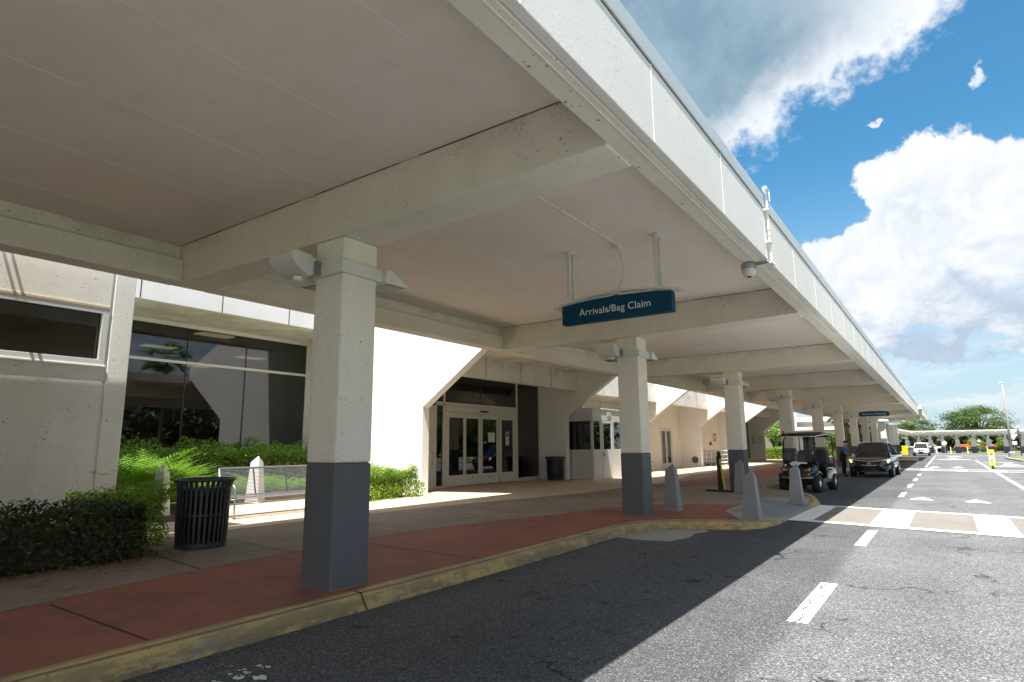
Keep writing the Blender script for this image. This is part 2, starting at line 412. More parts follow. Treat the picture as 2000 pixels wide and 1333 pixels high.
def hedge(name, x0, x1, y0, y1, z0, z1, n, size, mat, label, cat='hedge', depth=.16, bulge=.08, rnd=.25, sprigs=0, group=None, ph=0.0):
    cx, cy = (x0 + x1) / 2, (y0 + y1) / 2
    t = thing(name, (cx, cy, z0), label, cat, group)
    a, b, h = (x1 - x0) / 2, (y1 - y0) / 2, z1 - z0
    d = rng.normal(0, 1, (n * 3, 3)); d[:, 2] = np.abs(d[:, 2]) * .9
    w = np.array([a, b, h])
    # sample on box faces by area
    ar = np.array([h * b * 2, h * b * 2, h * a * 2, h * a * 2, a * b * 4]); fc = rng.choice(5, n, p=ar / ar.sum())
    u = rng.uniform(-1, 1, n); v = rng.uniform(-1, 1, n); zz = rng.uniform(0, 1, n)
    P = np.zeros((n, 3)); N = np.zeros((n, 3))
    for k, (ax, sg) in enumerate(((0, 1), (0, -1), (1, 1), (1, -1), (2, 1))):
        m = fc == k
        if ax == 0: P[m] = np.stack([np.full(m.sum(), sg * a), u[m] * b, zz[m] * h], 1); N[m, 0] = sg
        if ax == 1: P[m] = np.stack([u[m] * a, np.full(m.sum(), sg * b), zz[m] * h], 1); N[m, 1] = sg
        if ax == 2: P[m] = np.stack([u[m] * a, v[m] * b, np.full(m.sum(), h)], 1); N[m, 2] = 1
    # round the edges: pull corners in
    q = np.clip(np.abs(P) - (w - rnd * np.minimum(1, w)), 0, None); q[:, 2] = np.clip(P[:, 2] - (h - rnd), 0, None)
    L = np.linalg.norm(q, axis=1)[:, None]; over = np.clip(L - rnd, 0, None)
    P -= np.sign(P) * q / (L + 1e-6) * over
    N += np.sign(P) * q / (rnd + 1e-6)
    P += N * (bulge * lump(P + np.array([cx, cy, 0]), 2.6, ph) + bulge * .6 * lump(P, 6.5, ph + 1))[:, None]
    P -= N * rng.exponential(depth * .5, n)[:, None]; P[:, 2] = np.clip(P[:, 2], 0.01, None)
    if sprigs:
        k = rng.integers(0, n, sprigs); k = k[P[k, 2] > h * .8]
        S = [P[i] + np.array([rng.normal(0, .02), rng.normal(0, .02), j * .05 + rng.normal(0, .01)]) for i in k for j in range(rng.integers(2, 5))]
        P = np.concatenate([P, S]); N = np.concatenate([N, np.tile([0, 0, 1.], (len(S), 1))])
    leaf_mesh('foliage', P + np.array([cx, cy, z0]), N, size, mat, t)
    g = G(); ins = depth + .05
    for k in range(int(6 + 10 * a * b)):          # twigs inside
        x, y = rng.uniform(-a + ins, a - ins), rng.uniform(-b + ins, b - ins)
        for j in range(4):
            g.tube([(cx + x, cy + y, z0), (cx + x * .9 + rng.normal(0, .1), cy + y + rng.normal(0, .1), z0 + h * .5), (cx + x + rng.normal(0, .2) * a, cy + y + rng.normal(0, .25), z0 + h * rng.uniform(.7, .95))], [.012, .009, .004], 4)
    tag(obj('twigs', g, 'bark', t), kind='stuff')
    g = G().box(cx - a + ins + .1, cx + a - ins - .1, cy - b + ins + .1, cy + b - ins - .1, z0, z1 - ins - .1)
    obj('shade_core', g, 'soil', t)  # dark filler box, its soil colour stands in for shade between the leaves
    return t

def fern_clump(name, spots, label, mat='fern', fr=26, L=.9, group=None, cat='fern'):
    c = np.mean([s[:3] for s in spots], 0)
    t = thing(name, tuple(c), label, cat, group)
    P = []; Nn = []; V = []; F = []
    for (x, y, z, sc_) in spots:
        for k in range(fr):
            a = rng.uniform(0, 2 * math.pi); el = rng.uniform(.75, 1.45); l = L * sc_ * rng.uniform(.7, 1.15)
            d = np.array([math.cos(a), math.sin(a), 0]); p = np.array([x, y, z]) + d * .03; seg = 11
            side = np.array([-d[1], d[0], 0])
            for i in range(seg):
                e = el - i * (el * .85 / seg)
                st = (d * math.cos(e) + np.array([0, 0, math.sin(e)])) * l / seg
                p2 = p + st
                if i > 1:
                    wv = .20 * sc_ * math.sin(math.pi * min(1, (i + .8) / (seg + .6))) + .02
                    for sg in (-1, 1):
                        for q in (0, .5):
                            b = p + st * q; tip = b + side * sg * wv * rng.uniform(.85, 1.1) + st * 1.1 + np.array([0, 0, rng.normal(-.012, .012)])
                            n0 = len(V); V += [b, b + st * .28, tip]; F.append((n0, n0 + 1, n0 + 2))
                p = p2
    g = G(); g.v = [tuple(v) for v in V]; g.f = F
    obj('fronds', g, mat, t)
    return t

def tree(name, loc, H, crown, label, n=9000, size=.35, mat='leaftree', trunk_r=.25, trunk_h=None, group=None, seed=0, cat='tree', nclump=60, gap=.0, dens=.24, rings=10):
    r2 = np.random.default_rng(seed + 11)
    t = thing(name, loc, label, cat, group)
    a, b, h = crown; th = trunk_h or H - h * 1.5; cz = H - h
    ce = []
    while len(ce) < nclump:
        d = r2.normal(0, 1, 3); d /= np.linalg.norm(d); rr = r2.uniform(.45, 1.0) ** .6
        q = d * rr * np.array([a, b, h]); 
        if q[2] < -h * .55: q[2] = -h * .55 + r2.uniform(-.1, .1) * h
        q *= 1 + .15 * math.sin(3 * math.atan2(d[1], d[0]) + seed)
        ce.append(q)
    ce = np.array(ce); k = r2.integers(0, nclump, n)
    P = ce[k] + r2.normal(0, 1, (n, 3)) * np.array([a, b, h * .55]) * dens * r2.uniform(.5, 1.0, n)[:, None]
    N = P / np.array([a, b, h]) + np.array([0, 0, .5])
    L = np.array(loc)
    leaf_mesh('crown', P + L + np.array([0, 0, cz]), N, size, mat, t)
    g = G(); x, y, z = loc
    g.tube([(x, y, z - .1), (x + .05, y, z + th * .5), (x - .05, y + .05, z + th)], [trunk_r * 1.25, trunk_r, trunk_r * .85], 10)
    obj('trunk', g, 'bark', t, smooth=True)
    g = G()
    for q in ce[::max(1, nclump // 22)]:
        e = L + np.array([0, 0, cz]) + q * .92; s0 = L + np.array([-.05, .05, th * r2.uniform(.75, 1.0)])
        mdl = (s0 + e) / 2 + np.array([0, 0, .12 * h]) 
        g.tube([s0, mdl, e], [trunk_r * .5, trunk_r * .28, trunk_r * .08], 6)
    obj('limb', g, 'bark', t, smooth=True)
    return t

def palm(name, loc, H, label, L=1.6, n=26, r=.16, lean=.0, group=None, seed=0):
    r2 = np.random.default_rng(seed + 3)
    t = thing(name, loc, label, 'palm tree', group); x, y, z = loc
    pts = []; rs = []
    for i in range(17):
        f = i / 16; pts.append((x + lean * f * f, y, z + (H - .3) * f)); rs.append(r * (1.15 - .25 * f) * (1.0 if i % 2 else 1.16))
    obj('trunk', G().tube(pts, rs, 9), 'bark', t)
    V = []; F = []; top = np.array([x + lean, y, z + H - .3])
    for k in range(n):
        a = r2.uniform(0, 2 * math.pi); el = r2.uniform(-.5, 1.35); d = np.array([math.cos(a), math.sin(a), 0]); sd = np.array([-d[1], d[0], 0])
        stem = L * .55; p0 = top + (d * math.cos(el) + np.array([0, 0, math.sin(el)])) * stem
        for j in range(22):                       # fan blade
            b = (j - 10.5) / 10.5 * 1.45
            dr = (d * math.cos(el - .25) + np.array([0, 0, math.sin(el - .25)])) * math.cos(b) + sd * math.sin(b)
            l = L * .62 * (1 - .25 * abs(b) / 1.45); nrm = np.cross(dr, [0, 0, 1.]); nrm /= np.linalg.norm(nrm) + 1e-6
            tip = p0 + dr * l + np.array([0, 0, -.22 * l]); md = p0 + dr * l * .55
            n0 = len(V); V += [p0, md + nrm * .028 * L, tip, md - nrm * .028 * L]; F.append((n0, n0 + 1, n0 + 2, n0 + 3))
        n0 = len(V); V += [top - sd * .02, top + sd * .02, p0 + sd * .015, p0 - sd * .015]; F.append((n0, n0 + 1, n0 + 2, n0 + 3))
    g = G(); g.v = [tuple(v) for v in V]; g.f = F
    obj('crown', g, 'palm', t); return t
# ================================================================== SETTING
K = .15
struct('ground', G().sheet([(-260, -120), (260, -120), (260, 420), (-260, 420)], -.03), 'grass')
road = G().sheet([(-5.6, -60), (30, -60), (30, 127), (-5.6, 127)], 0)
road.sheet([(-60, 98), (-5.6, 98), (-5.6, 114), (-60, 114)], 0)
struct('road', road, 'asphalt')

kp = [(-5.02, -14, .15), (-5.02, 0, .15), (-5.02, 7.2, .15), (-5.05, 9.9, .15), (-5.05, 10.7, .15), (-4.98, 11.25, .15), (-4.75, 11.6, .15), (-4.45, 11.88, .15), (-4.1, 12.1, .15),
      (-3.7, 12.28, .15), (-3.35, 12.47, .145), (-3.12, 12.85, .12), (-3.0, 13.4, .08), (-2.97, 14.05, .03)]
kf = [(-2.97, 14.05, .03), (-2.97, 15.5, .03), (-2.95, 17.3, .03)]
kc = [(-2.95, 17.3, .03), (-2.98, 18.2, .10), (-3.1, 19.0, .15), (-3.3, 19.75, .15), (-3.62, 20.6, .15), (-4.15, 21.2, .15), (-4.75, 21.8, .15), (-5.2, 22.4, .15), (-5.33, 23.2, .15), (-5.28, 24.2, .15), (-5.12, 25.4, .15), (-5.05, 27, .15)]
kd = [(-5.05, 27, .15), (-5.05, 45, .15), (-5.05, 64, .15), (-5.05, 110, .15)]
def sub(path, step=.3):
    out = []
    for a, b in zip(path[:-1], path[1:]):
        n = max(1, int(math.hypot(b[0] - a[0], b[1] - a[1]) / step))
        out += [tuple(a[i] + (b[i] - a[i]) * k / n for i in range(3)) for k in range(n)]
    return out + [path[-1]]
def kerb_sweep(path, w=.15, bat=.10, wob=.004):
    pts = path; rings = []
    for i, p in enumerate(pts):
        a = Vector(pts[max(i - 1, 0)][:2]); b = Vector(pts[min(i + 1, len(pts) - 1)][:2]); d = (b - a).normalized(); nr = Vector((d.y, -d.x))
        h = p[2]; e = random.uniform(-wob, wob)
        def q(o, z): return (p[0] + nr.x * o, p[1] + nr.y * o, z)
        k = min(1, h / .15)
        rings.append([q(-w, h - .05), q(-w, h + .006), q(-.05, h + .006 + e * .3), q(-.012, h - .008 + e), q(.012, h - .032 * k), q(bat * .8 * k + .01, .02 + e), q(bat * k + .015, -.02)])
    return G().loft(rings, caps=True, closed=False)
kerb = kerb_sweep(sub(kp))
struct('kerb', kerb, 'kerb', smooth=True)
struct('kerb', kerb_sweep(sub(kf)), 'plain', smooth=True)
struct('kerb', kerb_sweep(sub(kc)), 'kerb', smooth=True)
struct('kerb', kerb_sweep(sub(kd, 1.5)), 'plain', smooth=True)
jg = G()
for y in (-1.6, 4.42, 9.3):
    jg.box(-5.17, -5.0, y - .008, y + .008, .150, .1585)
    jg.add([(-5.005, y - .008, .150), (-5.005, y + .008, .150), (-4.905, y + .008, .005), (-4.905, y - .008, .005)], [(0, 1, 2, 3)])
struct('kerb_joint', jg, 'joint')

# sidewalk slab (top z .15), ramp at the crossing
sw = [p[:2] for p in kp[:11]] + [(-4.2, 14.2), (-4.35, 17.9)] + [p[:2] for p in kc[2:]] + [(-5.05, 110), (-24, 110), (-24, -14)]
struct('sidewalk', G().sheet(sw, K), 'grey')
rm = G().add([(-3.35, 12.47, .15), (-4.2, 14.2, .15), (-2.97, 14.05, .03)], [(0, 1, 2)])
rm.add([(-4.2, 14.2, .15), (-4.35, 17.9, .15), (-2.95, 17.3, .03), (-2.97, 14.05, .03)], [(0, 1, 2, 3)])
rm.add([(-4.35, 17.9, .15), (-3.1, 19.0, .15), (-2.95, 17.3, .03)], [(0, 1, 2)])
rm.add([(-3.35, 12.47, .145), (-3.12, 12.85, .12), (-3.0, 13.4, .08), (-2.97, 14.05, .03)], [(0, 1, 2, 3)])
struct('ramp', rm, 'plain')
tg = G()
for i in range(30):
    for j in range(10):
        u, v = (i + .5) / 30, (j + .5) / 10
        x = (-4.08 * (1 - v) - 3.12 * v) - .13 * u * (1 - v); y = 14.35 + 3.2 * u - .25 * v * 0; z = .15 + (-.12) * ((x + 4.25) / 1.29)
        tg.add([(x - .035, y - .03, z + .004), (x + .035, y - .03, z + .002), (x + .035, y + .03, z + .002), (x - .035, y + .03, z + .004), (x, y, z + .014)], [(0, 1, 4), (1, 2, 4), (2, 3, 4), (3, 0, 4)])
tp = [(-4.12, 14.3), (-3.08, 14.2), (-3.06, 17.4), (-4.25, 17.75)]
tg.add([(x, y, .15 - .12 * ((x + 4.25) / 1.29) + .005) for x, y in tp], [(0, 1, 2, 3)])
struct('ramp_paving', tg, 'tactile')

red = [(-6.4, -12), (-6.75, -2), (-7.18, 2.09), (-7.51, 3.57), (-7.67, 4.94), (-7.77, 5.73), (-7.85, 7.0), (-7.76, 8.5), (-7.5, 9.7), (-7.05, 11.2), (-6.76, 13.2), (-6.34, 14.3), (-5.85, 14.9), (-4.91, 15.4), (-4.26, 15.6),
       (-4.2, 14.2), (-3.44, 12.62), (-3.76, 12.42), (-4.18, 12.24), (-4.54, 12.0), (-4.86, 11.7), (-5.12, 11.3), (-5.19, 10.7), (-5.18, 7.2), (-5.17, -12)]
struct('sidewalk', G().sheet(red, K + .004), 'red')
tan = [(-10.75, -12), (-10.75, 9), (-10.2, 13), (-9.4, 17), (-9.2, 24), (-10.4, 30), (-10.6, 66), (-23, 66), (-23, -12)]
struct('sidewalk', G().sheet(tan, K + .004), 'tan')
struct('sidewalk', G().sheet([(-9.0, 19.5), (-6.9, 23.5), (-6.9, 64), (-9.3, 64)], K + .004), 'red')
jn = G()
def joint(a, b, w=.016, z=K + .008):
    d = Vector((b[0] - a[0], b[1] - a[1])).normalized(); n = Vector((-d.y, d.x)) * w / 2
    jn.add([(a[0] - n.x, a[1] - n.y, z), (b[0] - n.x, b[1] - n.y, z), (b[0] + n.x, b[1] + n.y, z), (a[0] + n.x, a[1] + n.y, z)], [(0, 1, 2, 3)])
for a, b in zip(red[:15], red[1:15]): joint(a, b, .014)
for y in (-.6, 2.46, 6.55, 10.2): joint((-7.15 if y < 3 else -7.75, y + (.1 if y > 3 else .0)), (-5.17, y), .016)
for y in (1.2, 4.17, 5.5, 8.15, 11.3): joint((-10.75, y + .35), (-7.62, y), .014)
joint((-5.24, 15.2), (-3.64, 12.7), .014)
for y in (4.5, 7.6, 10.6, 13.6): joint((-15.2, y + .3), (-10.75, y), .012)
joint((-12.6, 4.5), (-12.6, 14.3), .012)
for k in range(6): joint((-13.6, 16 + k * 3.1), (-5.3 if k > 3 else -6.5, 16 + k * 3.1), .014)
joint((-10.75, -12), (-10.75, 9)); joint((-10.75, 9), (-10.2, 13)); joint((-10.2, 13), (-9.4, 17)); joint((-9.4, 17), (-9.2, 24))
struct('sidewalk_joint', jn, 'joint')
# planting beds
struct('soil', G().sheet([(-13.65, -12), (-9.05, -12), (-9.05, 4.35), (-9.5, 4.55), (-13.65, 4.9)], K + .012), 'soil')
struct('soil', G().sheet([(-19.7, 5.65), (-15.28, 5.65), (-15.28, 14.35), (-19.7, 14.35)], K + .012), 'soil')
struct('soil', G().sheet([(-13.7, 5.0), (-12.9, 6.6), (-15.28, 7.8), (-15.28, 5.4)], K + .012), 'soil')
struct('gutter', G().sheet([(-4.95, 10.2), (-4.95, 11.1), (-4.62, 11.55), (-4.2, 11.85), (-3.93, 11.98), (-3.80, 11.75), (-3.93, 11.35), (-3.86, 10.9), (-3.97, 10.25), (-4.5, 10.12)], .004), 'plain')

# road markings
mk = G(); mc = G()
def quad(g, x0, x1, y0, y1, z=.005): g.add([(x0, y0, z), (x1, y0, z), (x1, y1, z), (x0, y1, z)], [(0, 1, 2, 3)])
quad(mc, -1.37, -1.19, 6.29, 8.2); quad(mk, -1.37, -1.21, 11.4, 13.5)
for y in [1.2, 22.3, 27.3, 32.2, 37.3] + [51 + 5 * k for k in range(10)]: quad(mk, -1.36, -1.22, y, y + 2.05)
for a, b in ((-30, 43.2), (46.4, 71)): quad(mk, 2.0, 2.15, a, b)
def near(x): return 14.42 - .165 * (x + 3)
def far(x): return 18.28 - .215 * (x + 3)
def bar(g, x0, x1, f0, f1, z): g.add([(x0, f0(x0), z), (x1, f0(x1), z), (x1, f1(x1), z), (x0, f1(x0), z)], [(0, 1, 2, 3)])
cw = G(); bar(cw, -3.0, 7, near, far, .005); struct('crosswalk', cw, 'brown')
bar(mk, -3.0, 7, lambda x: near(x) - .05, lambda x: near(x) + .25, .011); bar(mk, -3.0, 7, lambda x: far(x) - .22, lambda x: far(x) + .05, .011)
for x0, x1 in ((-3.0, -2.48), (-1.42, -.76), (.32, .92), (2.0, 2.62), (3.75, 4.35), (5.4, 6.0)): bar(mk, x0, x1, lambda x: near(x) + .25, lambda x: far(x) - .22, .011)
n2 = lambda x: 44.6 - .3 * (x + 2.3); f2 = lambda x: 47.6 - .26 * (x + 2.4)
cw = G(); bar(cw, -2.6, 7, n2, f2, .005); struct('crosswalk', cw, 'brown')
bar(mk, -4.8, 7, lambda x: n2(x) - .05, lambda x: n2(x) + .25, .011); bar(mk, -4.8, 7, lambda x: f2(x) - .22, lambda x: f2(x) + .05, .011)
for x0, x1 in ((-3.1, -2.5), (-1.42, -.82), (.25, .85), (1.95, 2.6), (3.6, 4.2)): bar(mk, x0, x1, lambda x: n2(x) + .25, lambda x: f2(x) - .22, .011)
for a, b, c in (((-1.05, 21.45), (-.75, 22.5), (-.44, 21.35)), ((.23, 21.2), (.53, 22.2), (.84, 21.05)), ((-1.13, 49.9), (-.8, 52), (-.45, 49.9)), ((.16, 49.8), (.47, 52), (.79, 49.8)), ((-1.0, 74), (.5, 78), (2.0, 74)), ((3.2, 58), (3.7, 61), (4.3, 58)), ((-.2, 88), (.6, 92), (1.6, 88))):
    mk.add([(*a, .005), (*c, .005), (*b, .005)], [(0, 1, 2)])
quad(mk, 2.4, 5.0, 53, 53.5); quad(mk, 2.9, 5.2, 56.0, 56.4); quad(mk, -1.2, 6, 96, 96.6); quad(mk, 2.3, 4.3, 64, 64.5)
ck = G(); px0, py0 = -1.30, 6.29
while py0 < 8.1:
    px1, py1 = -1.285 + random.uniform(-.05, .05), py0 + random.uniform(.04, .11); wd_ = random.uniform(.004, .010)
    ck.add([(px0 - wd_, py0, .0095), (px0 + wd_, py0, .0095), (px1 + wd_, py1, .0095), (px1 - wd_, py1, .0095)], [(0, 1, 2, 3)]); px0, py0 = px1, py1
struct('road_crack', ck, 'joint')
spl = G()
for k in range(26):
    sx, sy, sr = random.gauss(-4.3, .10), random.gauss(2.72, .13), random.uniform(.008, .03) * (2.2 if k < 5 else 1)
    n_ = 9; spl.add([(sx + sr * math.cos(a) * random.uniform(.5, 1.2), sy + sr * .8 * math.sin(a) * random.uniform(.5, 1.2), .005) for a in [6.283 * q / n_ for q in range(n_)]], [tuple(range(n_))])
tag(struct('paint_splash', spl, 'lightgrey'), kind='stuff')
struct('road_marking', mk, 'paint'); struct('road_marking', mc, 'paintcr')
# islands
isl = G().prism([(-3.9, 65.2), (-2.55, 64.6), (-2.2, 66.5), (-2.5, 78), (-3.6, 81)], 'z', 0, .14)
struct('traffic_island', isl, 'kerb', bevel=.03)
isl = G().prism([(5.1, 66.5), (4.75, 75), (4.85, 82), (6.2, 85.5), (26, 86), (26, 65)], 'z', 0, .14)
struct('grass_island', isl, 'plain', bevel=.03)
struct('grass_island', G().sheet([(5.35, 66.9), (5.0, 75), (5.1, 81.8), (6.3, 85.2), (26, 85.7), (26, 65.4)], .15), 'grass')
struct('path', G().sheet([(-40, 114.5), (40, 114.5), (40, 118), (-40, 118)], .02), 'plain')
struct('verge', G().sheet([(10, -60), (40, -60), (40, 62), (10, 62)], .02), 'grass')
vk = kerb_sweep([(9.9, -60, .15), (9.9, 0, .15), (9.9, 62, .15)]); vk.v = [(19.8 - x, y, z) for x, y, z in vk.v]
struct('kerb', vk, 'kerb')

# ================================================================== CANOPY
can = thing('entrance_canopy', (-5.55, -8, 0), 'long flat white concrete canopy on a row of grey-footed square columns over the sidewalk', 'canopy')
Y0, DY = 4.27, 8.03
YE = 65.9
def canopy_section(ya, yb, k0, k1, xo=-1.72, dz=0.0):
    g = G().box(-9.25, xo - .09, ya, yb, 4.60 + dz, 4.62 + dz); obj('ceiling', g, 'ceil', can)
    g = G().box(-10.70, xo - .02, ya, yb, 4.625 + dz, 4.98 + dz); obj('roof', g, 'white', can)
    g = G().box(xo - .31, xo - .085, ya, yb, 4.07 + dz, 4.598 + dz); g.box(xo - .15, xo - .13, ya, yb, 4.058 + dz, 4.07 + dz); obj('edge_beam', g, 'beam', can, bevel=.012)
    g = G().box(xo - .08, xo, ya, yb, 4.085 + dz, 4.81 + dz)
    y = 4.54 - 1.98 * 8
    fa = obj('fascia', g, 'fascia', can, bevel=.008)
    while y < yb:
        if y > ya + .1: obj('joint_strip', G().box(xo - .002, xo + .004, y - .011, y + .011, 4.087 + dz, 4.808 + dz), 'seam', fa)
        y += 1.98
    g = G().box(xo - .05, xo - .006, ya, yb, 4.81 + dz, 4.83 + dz); obj('shadow_gap', g, 'joint', can)  # dark strip colours in the shade line under the flashing
    g = G().box(xo - .05, xo + .012, ya, yb, 4.83 + dz, 5.01 + dz); obj('flashing', g, 'flash', can, bevel=.006)
    s = G()
    for x in (-8.27, -6.93, -5.6, -4.27, -2.95): s.box(x - .007, x + .007, ya, yb, 4.597 + dz, 4.6 + dz)
    obj('ceiling_seam', s, 'seam', can)
canopy_section(-8, YE, 0, 7)
g = G().box(-10.7, -4.85, YE + .002, YE + 1.998, 4.64, 4.98).box(-3.8, -1.47, YE + .002, YE + 1.998, 4.64, 4.98); obj('roof', g, 'white', can)  # unseen fill pieces, opening shaped so sun hits only the capped column
canopy_section(YE + 2.0, 86, 8, 10, xo=-1.45, dz=.06)
g = G().box(-9.25, -4.6, 86.0, 106, 4.66, 5.0); obj('roof', g, 'white', can)
bm_poly = [(-9.248, 4.023), (-5.85, 3.975), (-5.25, 3.975), (-2.03, 4.05), (-2.03, 4.598), (-9.248, 4.598)]
beam0 = col0 = None
for k in range(-1, 13):
    y = Y0 + DY * k
    if k <= 9:
        if beam0 is None or True:
            g = G().prism([(x, z) for x, z in bm_poly], 'y', y, y + .5)
            cb = obj('cross_beam', g, 'beam', can, bevel=.018)
            
            gp_ = G(); xa = -9.0
            while xa < -2.3:
                xb = min(-2.04, xa + random.uniform(.3, 1.6)); hh = random.uniform(.003, .009); gp_.box(xa, xb, y - .004, y - .001, 4.597 - hh, 4.597); xa = xb + random.choice((0, 0, .08, .3))
            obj('sealant_gap', gp_, 'joint', cb)
        ya, yb = y + .5, min(y + DY, 86)
        if not (k == 7):
            g = G().box(-9.25, -8.9, ya + .002, yb - .002, 4.02, 4.36); g.box(-9.25, -9.03, ya + .002, yb - .002, 4.36, 4.597)
            obj('inner_beam', g, 'beam', can, bevel=.012)
    c = obj('column', G().box(-5.8, -5.3, y, y + .5, 1.44, 3.973), 'white', can, bevel=.028)
    obj('mortar_edge', G().box(-5.815, -5.285, y - .015, y + .515, K - .01, K + .009), 'grey', c)
    b = obj('painted_base', G().box(-5.802, -5.298, y - .002, y + .502, K - .02, 1.44), 'greypaint', c, bevel=.028)
# corner return of the beams at the near end of each inner beam is covered by the cross beams
# ------------------------------------------------------------------ floodlights on the columns
def floodlight(y, label, first):
    t = thing('floodlight', (-5.55, y + .25, 3.6), label, 'floodlight', 'floodlight clusters clamped round the canopy columns')
    g = G(); w = .30
    for x0, x1, y0, y1 in ((-w, w, -w, -.252), (-w, w, .252, w), (-w, -.252, -.252, .252), (.252, w, -.252, .252)): g.box(x0, x1, y0, y1, -.072, .072)
    for px_, pz_ in ((-.12, .03), (.10, .035), (.0, -.02)): g.lathe([(.012, w - .002), (.012, w + .006)], (0, px_, pz_), 'x', 8)
    obj('bracket', g, 'lampgrey', t, bevel=.006, local=True)
    # curved-back head on the near face
    prof = [(-.03, .09), (-.10, .13), (-.30, .15), (-.36, .12), (-.36, .06), (-.30, -.02), (-.21, -.08), (-.12, -.11), (-.03, -.09)]
    g = G().prism([(p[0], p[1]) for p in prof], 'x', -.55, -.12)
    hd = obj('lamp_head', G().add([(v[0], v[1] - w - .0, v[2] + .04) for v in g.v], g.f), 'lampgrey', t, bevel=.012, local=True)
    obj('sensor', G().lathe([(.045, 0), (.055, .02), (.055, .045), (.04, .05)], (-.28, -.46, -.12), 'z', 14), 'seam', hd, local=True)
    obj('hinge', G().box(-.115, -.08, -.37, -.30, -.06, .10).tube([(-.14, -.345, .05), (-.06, -.345, .05)], .012, 6).tube([(-.14, -.345, -.04), (-.06, -.345, -.04)], .012, 6), 'steel', hd, local=True)
    # wedge heads on the far and wall side
    for sx, sy in ((-1, 0), (0, 1)):
        pr = [(.0, .07), (.08, .085), (.35, -.055), (.35, -.08), (.0, -.085)]
        if sx:
            g = G().prism([(-w - p[0], p[1]) for p in pr], 'y', -.18, .18); ln = G().prism([(-w - .05, -.0885), (-w - .32, -.0885), (-w - .32, -.0855), (-w - .05, -.0855)], 'y', -.14, .14)
        else:
            g = G(); q = G().prism([(w + p[0], p[1]) for p in pr], 'x', -.0, .36); g = q; ln = G().prism([(w + .05, -.0885), (w + .32, -.0885), (w + .32, -.0855), (w + .05, -.0855)], 'x', .04, .32)
        h2 = obj('lamp_head', g, 'lampgrey', t, bevel=.008, local=True); obj('lens', ln, 'dark', h2, local=True)
    return t
ordn = ['nearest the camera', 'second from the camera', 'third from the camera', 'fourth from the camera', 'fifth from the camera', 'sixth from the camera', 'seventh from the camera']
fl0 = None
for k in range(7):
    lb = 'pale grey floodlight cluster clamped round the canopy column ' + ordn[k]
    if fl0 is None: fl0 = floodlight(Y0, lb, True)
    else:
        c = copy_tree(fl0); c.location = (-5.55, Y0 + DY * k + .25, 3.6); c['label'] = lb

# ------------------------------------------------------------------ hanging signs
def hanging_sign(y, text, label, size):
    t = thing('hanging_sign', (-3.8, y, 3.45), label, 'hanging sign', 'blue hanging signs under the canopy')
    arc = lambda x: .30 + .14 * (1 - (x / .9) ** 2)
    xs = [-.885 + 1.77 * i / 24 for i in range(25)]
    top = [(x, .29 + .02 * (1 - (x / .9) ** 2) + .035 * max(0, 1 - (x / .9) ** 2)) for x in xs]
    g = G().prism([(-.885, .0), (.885, .0)] + top[::-1], 'y', -.07, .07)
    pn = obj('sign_panel', g, 'blue', t, local=True, bevel=.004)
    tx = text_mesh('lettering', text, size, 'letter', pn, Matrix.Translation((0, -.073, .155)) @ FACE_NEG_Y, 0.03)
    tx2 = text_mesh('lettering', text, size, 'letter', pn, Matrix.Translation((0, .073, .155)) @ Matrix.Rotation(R(180), 4, 'Z') @ FACE_NEG_Y, 0.03)
    rail = G(); xr = [-1.02 + 2.04 * i / 28 for i in range(29)]
    ra = lambda x: .275 + .125 * (1 - (x / 1.0) ** 2)
    rings = [[(x, -.09, ra(x)), (x, -.05, ra(x)), (x, -.05, ra(x) + .032), (x, -.09, ra(x) + .032)] for x in xr]
    rail.loft(rings); rail.loft([[(p[0], -p[1], p[2]) for p in r] for r in rings])
    for x in (-.55, .0, .55): rail.box(x - .05, x + .05, -.05, .05, ra(x) - .03, ra(x) + .02)
    obj('arched_rail', rail, 'lampgrey', t, local=True)
    for x in (-.75, .68):
        for yy in (-.07, .07):
            obj('hanger', G().box(x - .022, x + .022, yy - .018, yy + .018, ra(x) + .02, 1.14), 'lampgrey', t, local=True)
        obj('ceiling_plate', G().box(x - .07, x + .07, -.15, .15, 1.138, 1.149), 'lampgrey', t, local=True)
    pts = [(.05 + .10 * math.sin(math.pi * i / 10), .0, 1.1 - (1.1 - .46) * i / 10) for i in range(11)]
    obj('cable', G().tube(pts, .011, 6), 'lampgrey', t, local=True)
    obj('junction_box', G().box(-.02, .10, -.06, .06, 1.085, 1.149), 'lampgrey', t, local=True)
    return t
hanging_sign(8.1, 'Arrivals/Bag Claim', 'blue hanging sign reading Arrivals/Bag Claim, under the canopy near the second column', .150)
hanging_sign(48.3, 'Departures/Ticketing', 'small distant blue hanging sign reading Departures/Ticketing, above the dark car', .16)
c = thing('ceiling_conduit', (-3.72, 6, 4.58), 'thin cream conduit running along the canopy ceiling to the Arrivals sign', 'conduit')
g = G().tube([(-3.72, 4.78, 4.583), (-3.72, 8.05, 4.583)], .011, 6)
for y in (5.2, 6.4, 7.5): g.box(-3.75, -3.69, y - .012, y + .012, 4.572, 4.599)
obj('pipe', g, 'seam', c)

